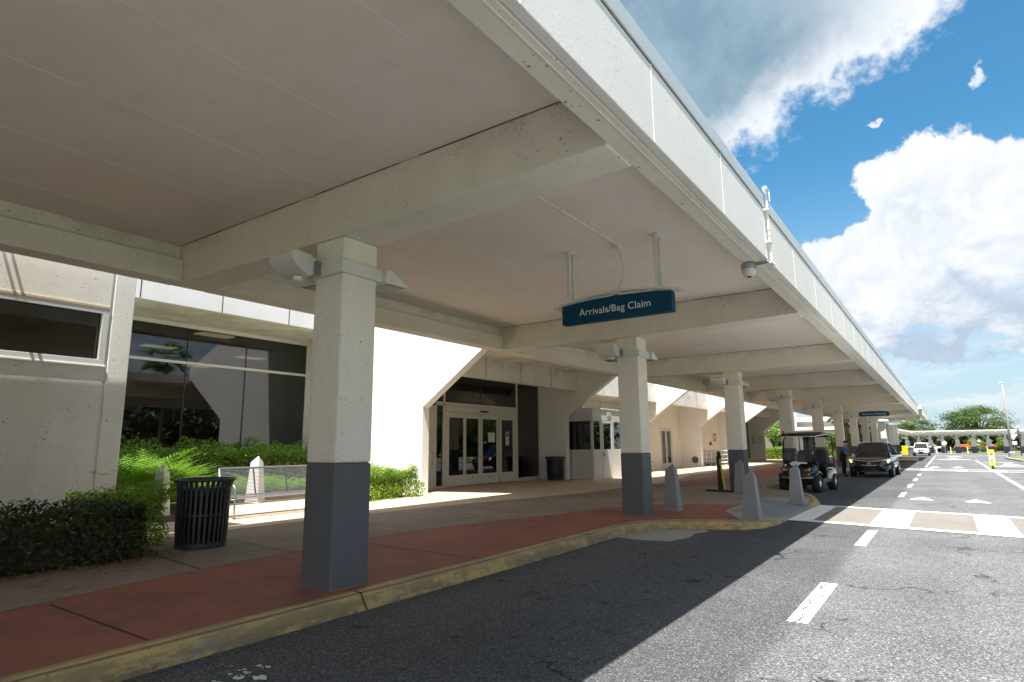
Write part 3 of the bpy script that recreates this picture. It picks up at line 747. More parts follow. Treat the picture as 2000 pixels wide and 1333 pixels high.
# security camera + pipe on fascia
t = thing('security_camera', (-1.97, 8.5, 3.95), 'white dome security camera hanging under the canopy edge', 'security camera')
obj('dome', G().lathe([(.0, -.075), (.035, -.072), (.07, -.05), (.092, -.01), (.095, .03), (.085, .05)], (-1.97, 8.5, 3.945), 'z', 22), 'lightgrey', t, smooth=True)
obj('lens', G().lathe([(.0, -.082), (.03, -.078), (.03, -.068)], (-1.965, 8.485, 3.945), 'z', 14), 'black', t)
obj('mount', G().lathe([(.10, 0), (.10, .07), (.05, .075)], (-1.97, 8.5, 3.99), 'z', 18), 'steel', t)
obj('arm', G().tube([(-1.9, 8.5, 4.035), (-1.70, 8.5, 4.05)], .02, 8), 'steel', t)
t = thing('fascia_pipe', (-1.68, 8.52, 4.05), 'white vertical pipe with clamps and a small camera on the canopy fascia', 'pipe')
pp = G().tube([(-1.675, 8.52, 4.04), (-1.675, 8.52, 5.06)], .016, 10); pp.tube([(-1.69, 8.52, 4.05), (-1.655, 8.58, 4.01)], .024, 8)
for z in (4.42, 4.5): pp.lathe([(.024, 0), (.024, .012)], (-1.675, 8.52, z), 'z', 10)
obj('pipe', pp, 'seam', t)
for z in (4.32, 4.78): obj('clamp', G().box(-1.715, -1.65, 8.46, 8.58, z - .012, z + .012), 'seam', t)
obj('cap_camera', G().lathe([(.02, -.07), (.035, -.06), (.035, .06), (.0, .075)], (-1.675, 8.52, 5.08), 'y', 12), 'lightgrey', t)
obj('antenna', G().tube([(-1.66, 8.66, 4.95), (-1.66, 8.66, 5.12)], .008, 6), 'seam', t)
t = thing('ceiling_light', (-7.58, 12.2, 3.98), 'small cream box lamp fixed under the second cross beam', 'lamp')
obj('housing', G().box(-7.78, -7.38, 12.42, 12.6, 3.90, 3.998), 'seam', t, bevel=.01)
# ================================================================== TERMINAL BUILDING
bld = thing('terminal_building', (-17, 26, 0), 'white precast concrete terminal with diagonal fins, dark windows and glass entrance doors', 'building')
FY = [14.45 + 9.14 * k for k in range(6)]          # near faces of the fins
FT = .32
def fin(y, inner=-20.5):
    poly = [(-13.72, K - .02), (-13.72, 2.88), (-10.78, 4.894), (-10.78, 5.35), (-13.5, 6.4), (inner, 6.4), (inner, K - .02)]
    return obj('fin', G().prism(poly, 'y', y, y + FT), 'fin', bld, bevel=.012)
for y in FY: fin(y)
# solid block at the near end (left edge of the picture)
WX = -13.7
g = G()
wy0, wy1, wz0, wz1 = -3.2, 5.19, 3.28, 4.45
g.box(-14.2, WX, -14, wy0, 0, 6.4); g.box(-14.2, WX, wy0, 5.18, 0, wz0); g.box(-14.2, WX, wy0, 5.18, wz1, 6.4)
g.box(-14.2, WX - .03, 5.18, 5.235, 0, 6.4)
g.box(-20.4, -14.25, -14, 4.6, 0, 4.8).box(-20.4, -14.25, 4.601, 5.60, 0, 3.9)
obj('wall', g, 'wall', bld)
obj('pilaster', G().box(-14.2, WX + .004, 5.235, 5.63, 0, 6.4), 'wall', bld, bevel=.02)
obj('wall_sill', G().box(-13.72, WX + .035, wy0, 5.20, wz0 - .05, wz0 - .004), 'wall', bld, bevel=.008)
obj('link_roof', G().box(-13.40, -10.72, -14, 5.28, 5.15, 5.4), 'white', bld)  # unseen slab, added so its edge shades the lower part of the wall
g = G()
for y in (3.23, 3.355): g.tube([(-13.72, y, 5.56), (-10.9, y, 5.56)], .028, 8)
obj('service_pipe', g, 'wall', bld)
g = G().box(-13.75, WX + .012, wy0, 5.18, wz1 - .125, wz1 - .02).box(-13.75, WX + .012, wy0, 5.18, wz0, wz0 + .11).box(-13.75, WX + .0122, 5.06, 5.178, wz0 + .11, wz1 - .125)
w = obj('window', G().box(-13.82, -13.80, wy0, 5.06, wz0 + .1, wz1 - .1), 'glass', bld)
obj('frame', g, 'lightgrey', w, bevel=.006)
obj('lintel_trim', G().box(-13.72, WX + .02, wy0, 5.18, wz1 - .018, wz1 + .03), 'tan', bld)
g = G().box(-20, -14.21, wy0, 5.0, wz0, wz0 + .02).box(-20, -14.21, wy0, 5.0, wz1 + .2, wz1 + .22)
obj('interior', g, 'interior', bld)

# courtyard window wall (bay 1)
gx = -19.75
y0, y1 = 5.63, 14.45
obj('fascia', G().box(-17.25, -17.0, y0, y1 - .004, 5.55, 6.35), 'fascia', bld, bevel=.01)
for y in (7.1, 9.35, 11.6, 13.4): obj('joint_strip', G().box(-17.001, -16.994, y - .012, y + .012, 5.555, 6.3), 'joint', bld)
obj('soffit', G().box(-20.4, -17.26, y0, y1 - .004, 5.60, 6.3), 'white', bld)
g = G().box(gx - .05, gx + .05, y0, y1 - .03, 5.48, 5.598).box(gx - .04, gx + .06, y0, y1 - .03, 4.30, 4.385).box(gx - .05, gx + .05, y1 - .13, y1 - .005, .3, 5.48).box(gx - .05, gx + .05, y0, y1 - .13, K, .32)
wn = obj('window', G().box(gx - .008, gx + .008, y0, y1 - .13, .32, 5.48), 'glass', bld)
obj('frame', g, 'alu', wn)
for y in (7.75, 9.8, 11.85): obj('mullion', G().box(gx + .009, gx + .022, y - .022, y + .022, .32, 4.30).box(gx + .009, gx + .022, y - .018, y + .018, 4.385, 5.48), 'black', wn)
# room behind it
g = G().box(-34, gx - .06, 4, 20, -.0, .1).box(-34, gx - .06, 4, 20, 5.62, 5.72).box(-34.2, -34, 4, 20, 0, 5.7).box(-34, gx - .06, 20, 20.2, 0, 5.7).box(-34, gx - .2, 3.8, 4, 0, 5.7)
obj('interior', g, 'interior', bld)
for x, y in ((-20.9, 11.3), (-25, 11.3), (-25, 15.2), (-29.5, 15.2), (-29.5, 11.3)):
    obj('ceiling_panel', G().box(x - .3, x + .3, y - .6, y + .6, 5.585, 5.61), 'lamp', bld)
g = G().box(-28, -27.5, 9, 9.5, 0, 5.6).box(-24, -22.8, 7.2, 9.5, .1, 1.2).box(-26.5, -25.8, 11, 14, .1, 1.1)
obj('counter', g, 'interior', bld)

# roofs and bulkheads of the low bays
def low_bay(ya, yb, wall=-15.1):
    obj('bulkhead', G().box(-13.35, -13.08, ya, yb, 4.0, 5.3), 'white', bld, bevel=.01)
    for i in range(1, 4): y = ya + (yb - ya) * i / 4; obj('joint_strip', G().box(-13.081, -13.074, y - .010, y + .010, 4.01, 5.29), 'joint', bld)
    obj('soffit', G().box(wall - .4, -13.36, ya, yb, 4.3, 5.2), 'white', bld)
    obj('roof', G().box(-20.5, -13.2, ya, yb, 5.31, 5.5), 'white', bld)
for k in range(5): low_bay(FY[k] + FT + .003, FY[k + 1] - .003)
# roof joining the canopy over the two entrances
for k in (0, 4): obj('link_roof', G().box(-13.07, -10.72, FY[k] + .02, FY[k + 1] + .3, 4.76, 5.1), 'white', bld)

# entrance doors
def entrance(ya, yb, lite=True):
    D = -15.1
    S = lambda y: ya + (y - 14.77)          # coordinates measured on the first entrance
    g = G().box(D - .3, D - .02, ya, S(16.5), K, 4.3); obj('wall', g, 'white', bld)
    fr = G()
    fr.box(D - .06, D + .06, S(16.48), S(16.60), K, 3.2).box(D - .06, D + .06, S(16.96), S(17.06), K, 4.3).box(D - .06, D + .06, S(16.48), S(21.78), 3.12, 3.26)
    fr.box(D - .06, D + .06, S(21.68), S(21.78), K, 4.3).box(D - .06, D + .06, S(23.48), yb - .003, K, 4.3).box(D - .06, D + .06, S(21.79), S(23.47), K, .30)
    fr.box(D - .06, D + .06, S(16.61), S(16.95), K, .22)
    en = obj('entrance_front', fr, 'alu', bld, bevel=.006)
    obj('transom_panel', G().box(D - .04, D + .075, S(17.07), S(21.67), 2.90, 3.118), 'alu', en, bevel=.005)
    gl = G().box(D - .01, D + .01, S(17.06), S(21.68), 3.26, 4.3).box(D - .01, D + .01, S(21.78), S(23.48), .3, 4.3).box(D - .01, D + .01, S(16.60), S(16.96), .22, 3.12).box(D - .01, D + .01, S(16.50), S(16.96), 3.26, 4.3)
    obj('glazing', gl, 'glass', en)
    obj('mullion', G().box(D + .011, D + .02, S(19.2), S(19.225), 3.26, 4.3).box(D + .011, D + .02, S(21.78), S(23.48), 1.42, 1.45), 'black', en)
    for i, (a, b, x) in enumerate(((17.08, 18.25, .035), (18.22, 19.22, 0), (19.25, 20.42, 0), (20.45, 21.66, .035))):
        d = G(); zb, zt = K + .03, 2.895; p0, p1 = (a + .20 if i in (0, 3) else a + .10), b - .13
        if i == 3: p0, p1 = a + .14, b - .26
        X0, X1 = D + x - .025, D + x + .025
        d.box(X0, X1, S(a), S(p0), zb, zt).box(X0, X1, S(p1), S(b), zb, zt).box(X0, X1, S(p0), S(p1), zb, .57).box(X0, X1, S(p0), S(p1), 2.70, zt)
        dr = obj('sliding_door', d, 'alu', bld)
        obj('pane', G().box(D + x - .006, D + x + .006, S(p0), S(p1), .57, 2.70), 'glass', dr)
        if i in (1, 2): obj('lock', G().lathe([(.03, 0), (.03, .012)], (D + x + .026, S((a + b) / 2), .44), 'x', 10), 'black', dr)
    obj('sensor', G().box(D + .076, D + .13, S(19.15), S(19.6), 2.95, 3.02), 'black', en, bevel=.01)
    # side panel with pull handle, left of the doors
    d = G().box(D - .02, D + .10, S(15.55), S(16.47), K, 3.1); sd = obj('side_door', d, 'alu', bld, bevel=.005)
    obj('pane', G().box(D + .095, D + .104, S(15.62), S(15.8), .4, 2.95), 'glass', sd)
    obj('handle', G().tube([(D + .10, S(16.3), 1.0), (D + .17, S(16.3), 1.02), (D + .17, S(16.3), 1.42), (D + .10, S(16.3), 1.44)], .014, 8), 'steel', sd)
    g = G().box(D - 7, D - .1, ya - .2, yb, 0, .12).box(D - 7, D - .1, ya - .2, yb, 4.32, 4.42).box(D - 7.2, D - 7, ya, yb, 0, 4.4).box(D - 7, D - .31, ya - .3, ya - .2, 0, 4.4).box(D - 7, D - .1, yb, yb + .1, 0, 4.4)
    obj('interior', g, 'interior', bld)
entrance(FY[0] + FT, FY[1])
entrance(FY[4] + FT, FY[5])
# plain walls of the other bays
def wallbay(ya, yb, door=None):
    D = -15.1
    g = G()
    if door is None: g.box(D - .3, D, ya, yb, K - .02, 4.3)
    else:
        a, b, z = door
        g.box(D - .3, D, ya, a, K - .02, 4.3).box(D - .3, D, b, yb, K - .02, 4.3).box(D - .3, D, a, b, z, 4.3)
        g2 = G().box(D - .1, D + .02, a, a + .08, K, z).box(D - .1, D + .02, b - .08, b, K, z).box(D - .1, D + .02, a + .08, b - .08, z - .08, z)
        f = obj('door_frame', g2, 'lightgrey', bld)
        mid = (a + b) / 2
        for s, (p, q) in enumerate(((a + .085, mid - .004), (mid + .004, b - .085))):
            d = G().box(D - .06, D - .01, p, p + .12, K + .02, z - .085).box(D - .06, D - .01, q - .12, q, K + .02, z - .085).box(D - .06, D - .01, p + .12, q - .12, K + .02, .45).box(D - .06, D - .01, p + .12, q - .12, z - .22, z - .085)
            dr = obj('door', d, 'lightgrey', bld)
            obj('pane', G().box(D - .04, D - .03, p + .12, q - .12, .45, z - .22), 'glass', dr)
            hy = q - .06 if s == 0 else p + .06
            obj('handle', G().tube([(D - .01, hy, 1.1), (D + .05, hy, 1.12), (D + .05, hy, 1.5), (D - .01, hy, 1.52)], .014, 6), 'lightgrey', dr)
        obj('interior', G().box(D - 4, D - .31, a - .5, b + .5, 0, .1).box(D - 4.1, D - 4, a - .5, b + .5, 0, 4), 'interior', bld)
    obj('wall', g, 'white', bld)
wallbay(FY[1] + FT + .003, FY[2] - .003); wallbay(FY[2] + FT + .003, FY[3] - .003, (38.15, 40.15, 2.75)); wallbay(FY[3] + FT + .003, FY[4] - .003)
g = G()
for z in (3.28, 3.42, 3.56, 3.70, 3.84, 3.96): g.box(-15.09, -15.0, 27.5, 31.9, z, z + .035)
for y in (27.5, 29.6, 31.9): g.box(-15.09, -14.99, y, y + .05, 3.25, 4.02)
g.box(-15.095, -15.06, 27.5, 31.9, 3.3, 3.95)
for i in range(9): g.box(-15.09, -15.03, 25.2 + i * .24, 25.26 + i * .24, 3.2, 4.1)
obj('louver', g, 'lampgrey', bld)
gr = obj('vent_grille', G().lathe([(.24, 0), (.24, -.03), (.21, -.035)], (-14.16, FY[3] - .0, .62), 'y', 20), 'steel', bld)
s = G()
for i in range(6): s.box(-14.34, -13.98, FY[3] - .045, FY[3] - .036, .46 + i * .055, .485 + i * .055)
obj('slat', s, 'dark', gr)

# notices, sign plates
def plate(name, x, y, z, w, h, mat, label, cat, axis='x', lines=(), lmat='dark', border=None, group=None):
    t = thing(name, (x, y, z), label, cat, group); e = .006
    if axis == 'x': g = G().box(0, e, -w / 2, w / 2, -h / 2, h / 2)
    else: g = G().box(-w / 2, w / 2, -e, 0, -h / 2, h / 2)
    b = obj('board', g, mat, t, local=True)
    if border:
        g = G()
        for a0, a1, b0, b1 in ((-w / 2, w / 2, h / 2 - border[1], h / 2), (-w / 2, w / 2, -h / 2, -h / 2 + border[1])):
            g.box(e, e + .002, a0, a1, b0, b1) if axis == 'x' else g.box(a0, a1, -e - .002, -e, b0, b1)
        obj('band', g, border[0], t, local=True)
    g = G()
    for (a0, a1, b0, b1) in lines:
        g.box(e, e + .002, a0 * w, a1 * w, b0 * h, b1 * h) if axis == 'x' else g.box(a0 * w, a1 * w, -e - .002, -e, b0 * h, b1 * h)
    if lines: obj('print', g, lmat, t, local=True)
    return t
ln = [(-.4, .4, .4 - i * .1, .43 - i * .1) for i in range(8)]
plate('notice', -15.07, 19.92, 1.98, .44, .38, 'paper', 'white paper notice taped on the right sliding door of the entrance', 'notice', lines=ln, lmat='lampgrey')
t = plate('notice', -15.035, 20.97, 1.93, .24, .62, 'paper', 'white and red prohibition sticker on the last door panel of the entrance', 'sticker', lines=[(-.32, .32, -.42 + i * .09, -.40 + i * .09) for i in range(5)], border=('redp', .05))
g = G().lathe([(.085, 0), (.085, .003), (.07, .003), (.07, 0)], (.007, 0, .15), 'x', 24); g.box(.007, .011, -.012, .012, .08, .22)
obj('symbol', g, 'redp', t, local=True)
obj('pictogram', G().box(.0072, .0095, -.045, .045, .13, .16).box(.0072, .0095, -.02, .02, .10, .2), 'black', t, local=True)
t = plate('wall_sign', -15.09, 49.6, 2.2, .80, .62, 'redp', 'red rectangular sign on the pale block wall above the luggage carts', 'sign', lines=[(-.38, .38, .22, .30), (-.38, .38, -.02, .12), (-.38, .38, -.16, -.06), (-.38, .38, -.38, -.30)], lmat='seam')
t = thing('fire_alarm', (-15.05, 48.3, 1.72), 'small dark red alarm box on the pale block wall beside the red sign', 'alarm box')
obj('box', G().box(-.04, .06, -.16, .16, -.14, .14), 'redp', t, local=True, bevel=.02); obj('pull', G().box(.06, .075, -.1, .1, -.05, .05), 'black', t, local=True)
obj('strobe', G().box(-.02, .04, .2, .32, -.1, .1), 'lampgrey', t, local=True)
for i, x in enumerate((-14.7, -14.1)):
    plate('notice_board', x, FY[5] - .004, 2.05, .40, .75, 'alu', ('left' if i == 0 else 'right') + ' one of two pale notice boards on the shaded wall beyond the far entrance', 'notice board', axis='y', lines=[(-.36, .36, .4 - j * .11, .44 - j * .11) for j in range(8)], lmat='lampgrey', group='notice boards by the far entrance')

# ------------------------------------------------------------------ booth
bt = thing('booth', (-13.4, 25.4, K), 'light grey attendant booth with dark windows standing between the fins', 'booth')
def wall_with_hole(g, ax, c0, c1, a0, a1, z0, z1, holes):
    """wall slab; ax='x' slab normal x (c range in x, a range in y)"""
    cuts = sorted(holes); cur = a0
    def bx(p, q, s, e):
        if q - p < 1e-4 or e - s < 1e-4: return
        g.box(c0, c1, p, q, s, e) if ax == 'x' else g.box(p, q, c0, c1, s, e)
    for (p, q, s, e) in cuts:
        bx(cur, p, z0, z1); bx(p, q, z0, s); bx(p, q, e, z1); cur = q
    bx(cur, a1, z0, z1)
g = G(); X0, X1, B0, B1 = -14.25, -12.62, 24.05, 27.2
wall_with_hole(g, 'y', B0, B0 + .05, X0, X1 - .05, K, 3.22, [(X0 + .03, X1 - .12, 1.45, 2.7)])
wall_with_hole(g, 'x', X1 - .05, X1, B0, B1, K, 3.22, [(24.12, 24.75, 1.45, 2.7), (24.95, 25.95, .2, 2.75), (26.15, 27.1, 1.45, 2.7)])
g.box(X0, X1 - .05, B1 - .05, B1, K, 3.22).box(X0, X0 + .05, B0 + .05, B1 - .05, K, 3.22)
obj('wall', g, 'lightgrey', bt, bevel=.006)
obj('roof', G().box(X0 - .02, X1 + .03, B0 - .03, B1 + .03, 3.221, 3.28), 'lightgrey', bt, bevel=.01)
obj('window', G().box(X0 + .03, X1 - .12, B0 + .02, B0 + .03, 1.45, 2.7), 'glass', bt)
obj('window', G().box(X1 - .03, X1 - .02, 24.12, 24.75, 1.45, 2.7), 'glass', bt)
obj('window', G().box(X1 - .03, X1 - .02, 26.15, 27.1, 1.45, 2.7), 'glass', bt)
g = G(); wall_with_hole(g, 'x', X1 - .04, X1 + .01, 24.96, 25.94, .2, 2.74, [(25.06, 25.84, 1.45, 2.62)])
d = obj('door', g, 'lightgrey', bt); obj('pane', G().box(X1 - .02, X1 - .01, 25.06, 25.84, 1.45, 2.62), 'glass', d)
obj('handle', G().box(X1 + .01, X1 + .06, 25.0, 25.03, 1.15, 1.3), 'steel', d)
g = G()
for z in (2.95, 3.0, 3.05, 3.1): g.box(X1, X1 + .03, 25.5, 25.85, z, z + .03)
obj('vent', g, 'seam', bt)

# ================================================================== STREET FURNITURE
def trash_can(loc, label):
    t = thing('trash_can', loc, label, 'trash can', 'slatted metal trash cans on the sidewalk')
    g = G(); n = 32
    for k in range(n):
        a = 2 * math.pi * k / n; ca, sa = math.cos(a), math.sin(a); tw = .019
        prof = [(.345, .03), (.362, .3), (.366, .72), (.374, .86), (.40, .94), (.432, .985)]
        ri = []
        for r_, z in prof:
            c = Vector((ca * r_, sa * r_, z)); tv = Vector((-sa, ca, 0)) * tw; rv = Vector((ca, sa, 0)) * .005
            ri.append([c - tv - rv, c + tv - rv, c + tv + rv, c - tv + rv])
        g.loft(ri)
    obj('slats', g, 'dark', t, local=True)
    for r, z, w, h in ((.355, .045, .02, .03), (.36, .48, .012, .012)):
        obj('hoop', G().lathe([(r - w, z - h), (r, z - h), (r, z + h), (r - w, z + h), (r - w, z - h)], n=40), 'dark', t, local=True)
    g = G(); pts = [(.43 * math.cos(2 * math.pi * k / 40), .43 * math.sin(2 * math.pi * k / 40), .99) for k in range(41)]
    g.tube(pts, .021, 8, caps=False); obj('rim', g, 'dark', t, local=True, smooth=True)
    obj('liner', G().lathe([(.0, .10), (.30, .10), (.325, .86), (.345, .86), (.345, .80), (.31, .79), (.29, .12)], n=32), 'black', t, local=True, smooth=True)
    obj('liner_band', G().lathe([(.335, .74), (.340, .74), (.348, .875), (.335, .875)], n=32), 'dark', t, local=True, smooth=True)
    return t
tc0 = trash_can((-9.42, 5.12, K), 'dark slatted metal trash can beside the shaded hedge, nearest the camera')
c = copy_tree(tc0); c.location = (-14.0, 23.1, K); c.rotation_euler = (0, 0, 1); c['label'] = 'dark slatted trash can standing beside the entrance, next to the booth'

def bench(loc, rz, L, label):
    t = thing('bench', loc, label, 'bench', 'grey metal rod benches', rz)      # local: length along +y, front towards +x
    prof = [(.0, .43), (-.06, .448), (-.45, .425), (-.50, .45), (-.55, .60), (-.66, 1.03)]
    def along(p, r, g): g.tube([(p[0], 0, p[1]), (p[0], L, p[1])], r, 6)
    g = G()
    for i in range(13):
        f = i / 12; along((-.02 - .44 * f, .447 - .02 * f), .008, g)
    along((.005, .43), .022, g); along((.0, .395), .008, g); along((.0, .365), .008, g); along((.0, .335), .012, g)
    obj('seat', g, 'steel', t, local=True)
    g = G()
    for i in range(19):
        f = i / 18; along((-.505 - .15 * f, .47 + .54 * f), .0075, g)
    along((-.665, 1.035), .022, g); along((-.495, .45), .016, g)
    obj('backrest', g, 'steel', t, local=True)
    for y in (L / 3, 2 * L / 3):
        obj('brace', G().prism([(p[0] - .012, p[1] - .012) for p in prof] + [(p[0] - .035, p[1] - .03) for p in prof[::-1]], 'y', y - .012, y + .012), 'dark', t, local=True)
    for y in (0.0, L):
        g = G().tube([(.04, y, .0), (.02, y, .3), (.01, y, .60), (-.03, y, .67), (-.12, y, .70), (-.5, y, .70), (-.585, y, .70)], .021, 8)
        obj('arm', g, 'steel', t, local=True, smooth=True)
        g = G().tube([(-.665, y, 1.03), (-.56, y, .6), (-.5, y, .42), (-.58, y, 0.0)], .021, 8).tube([(.02, y, .40), (-.5, y, .40)], .016, 6)
        g.lathe([(.045, 0), (.045, .012)], (.04, y, 0), 'z', 10); g.lathe([(.045, 0), (.045, .012)], (-.58, y, 0), 'z', 10)
        obj('leg', g, 'steel', t, local=True, smooth=True)
    return t
bench((-12.24, 7.3, K), 0, 2.45, 'grey metal rod bench in front of the fern bed, behind the nearest column')
bench((-13.2, 30.0, K), 0, 2.0, 'distant grey metal bench between the second column and the double doors')

def bollard(loc, label, mat, h=1.0, w=.165, rz=0, group=None):
    t = thing('bollard', loc, label, 'bollard', group, rz)
    wt = w * .62
    b = [(-w, -w, 0), (w, -w, 0), (w, w, 0), (-w, w, 0)]
    m_unused = [(-wt, -wt, h * .78), (wt, -wt, h * .80), (wt, wt, h * .78), (-wt, wt, h * .80)]
    g = G(); g.v = b + [(-wt, -wt, h * .87), (wt, -wt, h * .985), (wt, wt, h * .86), (-wt, wt, h * .80), (wt * .55, -wt * .6, h), (wt * .35, -wt * .1, h * .985)]
    g.f = [(3, 2, 1, 0), (0, 1, 5, 4), (1, 2, 6, 5), (2, 3, 7, 6), (3, 0, 4, 7), (4, 5, 8), (5, 6, 9, 8), (6, 7, 9), (7, 4, 8, 9)]
    obj('post', g, mat, t, local=True)
    obj('foot', G().box(-w * 1.06, w * 1.06, -w * 1.06, w * 1.06, -.02, .035), mat, t, bevel=.008, local=True)
    return t
gp = 'grey concrete bollards at the crossing'
bollard((-5.17, 13.6, K), 'grey pointed concrete bollard on red paving right beside the second column', 'bollard', 1.04, group=gp)
bollard((-3.33, 13.08, K - .06), 'grey pointed concrete bollard at the kerb, in front of the grey tactile paving', 'bollard', 1.0, group=gp)
bollard((-3.31, 17.5, K - .06), 'grey pointed concrete bollard standing before the golf cart', 'bollard', 1.0, group=gp)
bollard((-5.3, 19.7, K), 'grey pointed concrete bollard against the third column, beside the black post', 'bollard', 1.0, group=gp)
gp = 'pale bollards in the planting bed'
bollard((-14.35, 6.82, K), 'pale concrete bollard half hidden in the bright fern clump', 'bollardw', 1.15, .15, .5, gp)
bollard((-15.6, 9.9, K), 'pale concrete bollard rising behind the metal bench', 'bollardw', 1.25, .19, .5, gp)

t = thing('stanchion_post', (-6.0, 20.0, K), 'black post with a yellow-green stripe on a flat black base beside the third column', 'post')
obj('base', G().prism([(-.45, -.12), (.40, -.22), (.42, .1), (-.4, .22)], 'z', 0, .06), 'black', t, local=True, bevel=.015)
obj('post', G().box(-.07, .07, -.05, .05, .06, 1.12), 'black', t, local=True, bevel=.015)
obj('stripe', G().prism([(.02, 1.0), (.075, 1.0), (.175, .08), (.115, .08)], 'y', -.056, -.05), 'lime', t, local=True)
obj('knob', G().lathe([(.0, 1.26), (.05, 1.24), (.065, 1.19), (.05, 1.13), (.03, 1.10)], n=14), 'black', t, local=True, smooth=True)

def luggage_cart(loc, rz, label):
    t = thing('luggage_cart', loc, label, 'luggage cart', 'luggage carts nested by the wall', rz)
    g = G().tube([(-.3, 0, .25), (-.3, 0, 1.0), (-.27, .05, 1.05), (.27, .05, 1.05), (.3, 0, 1.0), (.3, 0, .25)], .018, 6)
    for x in (-.1, .1): g.tube([(x, 0, .25), (x, 0, 1.02)], .01, 6)
    for z in (.45, .75): g.tube([(-.3, 0, z), (.3, 0, z)], .01, 6)
    obj('handle_frame', g, 'steel', t, local=True)
    g = G().tube([(-.3, 0, .25), (-.22, -.95, .2), (.22, -.95, .2), (.3, 0, .25)], .016, 6)
    for k in range(5): g.tube([(-.28, -.15 - .18 * k, .235), (.28, -.15 - .18 * k, .235)], .009, 6)
    obj('tray', g, 'steel', t, local=True)
    for x, y in ((-.28, -.02), (.28, -.02), (0, -.85)):
        obj('wheel', G().lathe([(.04, -.02), (.10, -.02), (.10, .02), (.04, .02)], (x, y, .10), 'x', 14), 'black', t, local=True)
    return t
lc = luggage_cart((-14.1, 43.6, K), .1, 'luggage cart at the near end of the nested row by the block wall')
for i in range(1, 5):
    c = copy_tree(lc); c.location = (-14.1 + .16 * i, 43.6 + .62 * i, K); c.rotation_euler = (0, 0, .1 + .03 * i)
    c['label'] = ('second', 'middle', 'fourth', 'farthest')[i - 1] + ' luggage cart in the nested row by the block wall'
# ================================================================== VEHICLES
def wheel(parent, c, r, w, rimr, spokes=5, rimmat='chrome', name='wheel', out=1):
    x, y, z = c
    g = G().lathe([(rimr, -w / 2), (r * .9, -w / 2), (r, -w * .36), (r * 1.005, 0), (r, w * .36), (r * .9, w / 2), (rimr, w / 2), (rimr * .97, 0), (rimr, -w / 2)], c, 'x', 32)
    t = obj(name, g, 'rubber', parent, local=True, smooth=True)
    g = G(); xo = x + out * w * .38
    g.lathe([(rimr * .99, -.02), (rimr * .99, .02), (rimr * .90, .02), (rimr * .90, -.02), (rimr * .99, -.02)], (xo, y, z), 'x', 28)
    g.lathe([(.0, -.015), (rimr * .28, -.015), (rimr * .25, .018), (.0, .02)], (xo, y, z), 'x', 14)
    for k in range(spokes):
        a = 2 * math.pi * k / spokes; d = Vector((0, math.cos(a), math.sin(a))); s = Vector((0, -d.z, d.y)); o = Vector((xo, y, z)); e = Vector((.012, 0, 0))
        p0, p1 = o + d * rimr * .2, o + d * rimr * .93; wd = rimr * .13
        g.loft([[p0 - s * wd - e, p0 + s * wd - e, p0 + s * wd + e, p0 - s * wd + e], [p1 - s * wd * .8 - e, p1 + s * wd * .8 - e, p1 + s * wd * .8 + e, p1 - s * wd * .8 + e]])
    obj('rim', g, rimmat, t, local=True)
    obj('hub_well', G().lathe([(.0, -w * .1), (rimr * .97, -w * .1), (rimr * .97, w * .1), (.0, w * .1)], c, 'x', 20), 'black', t, local=True)
    return t

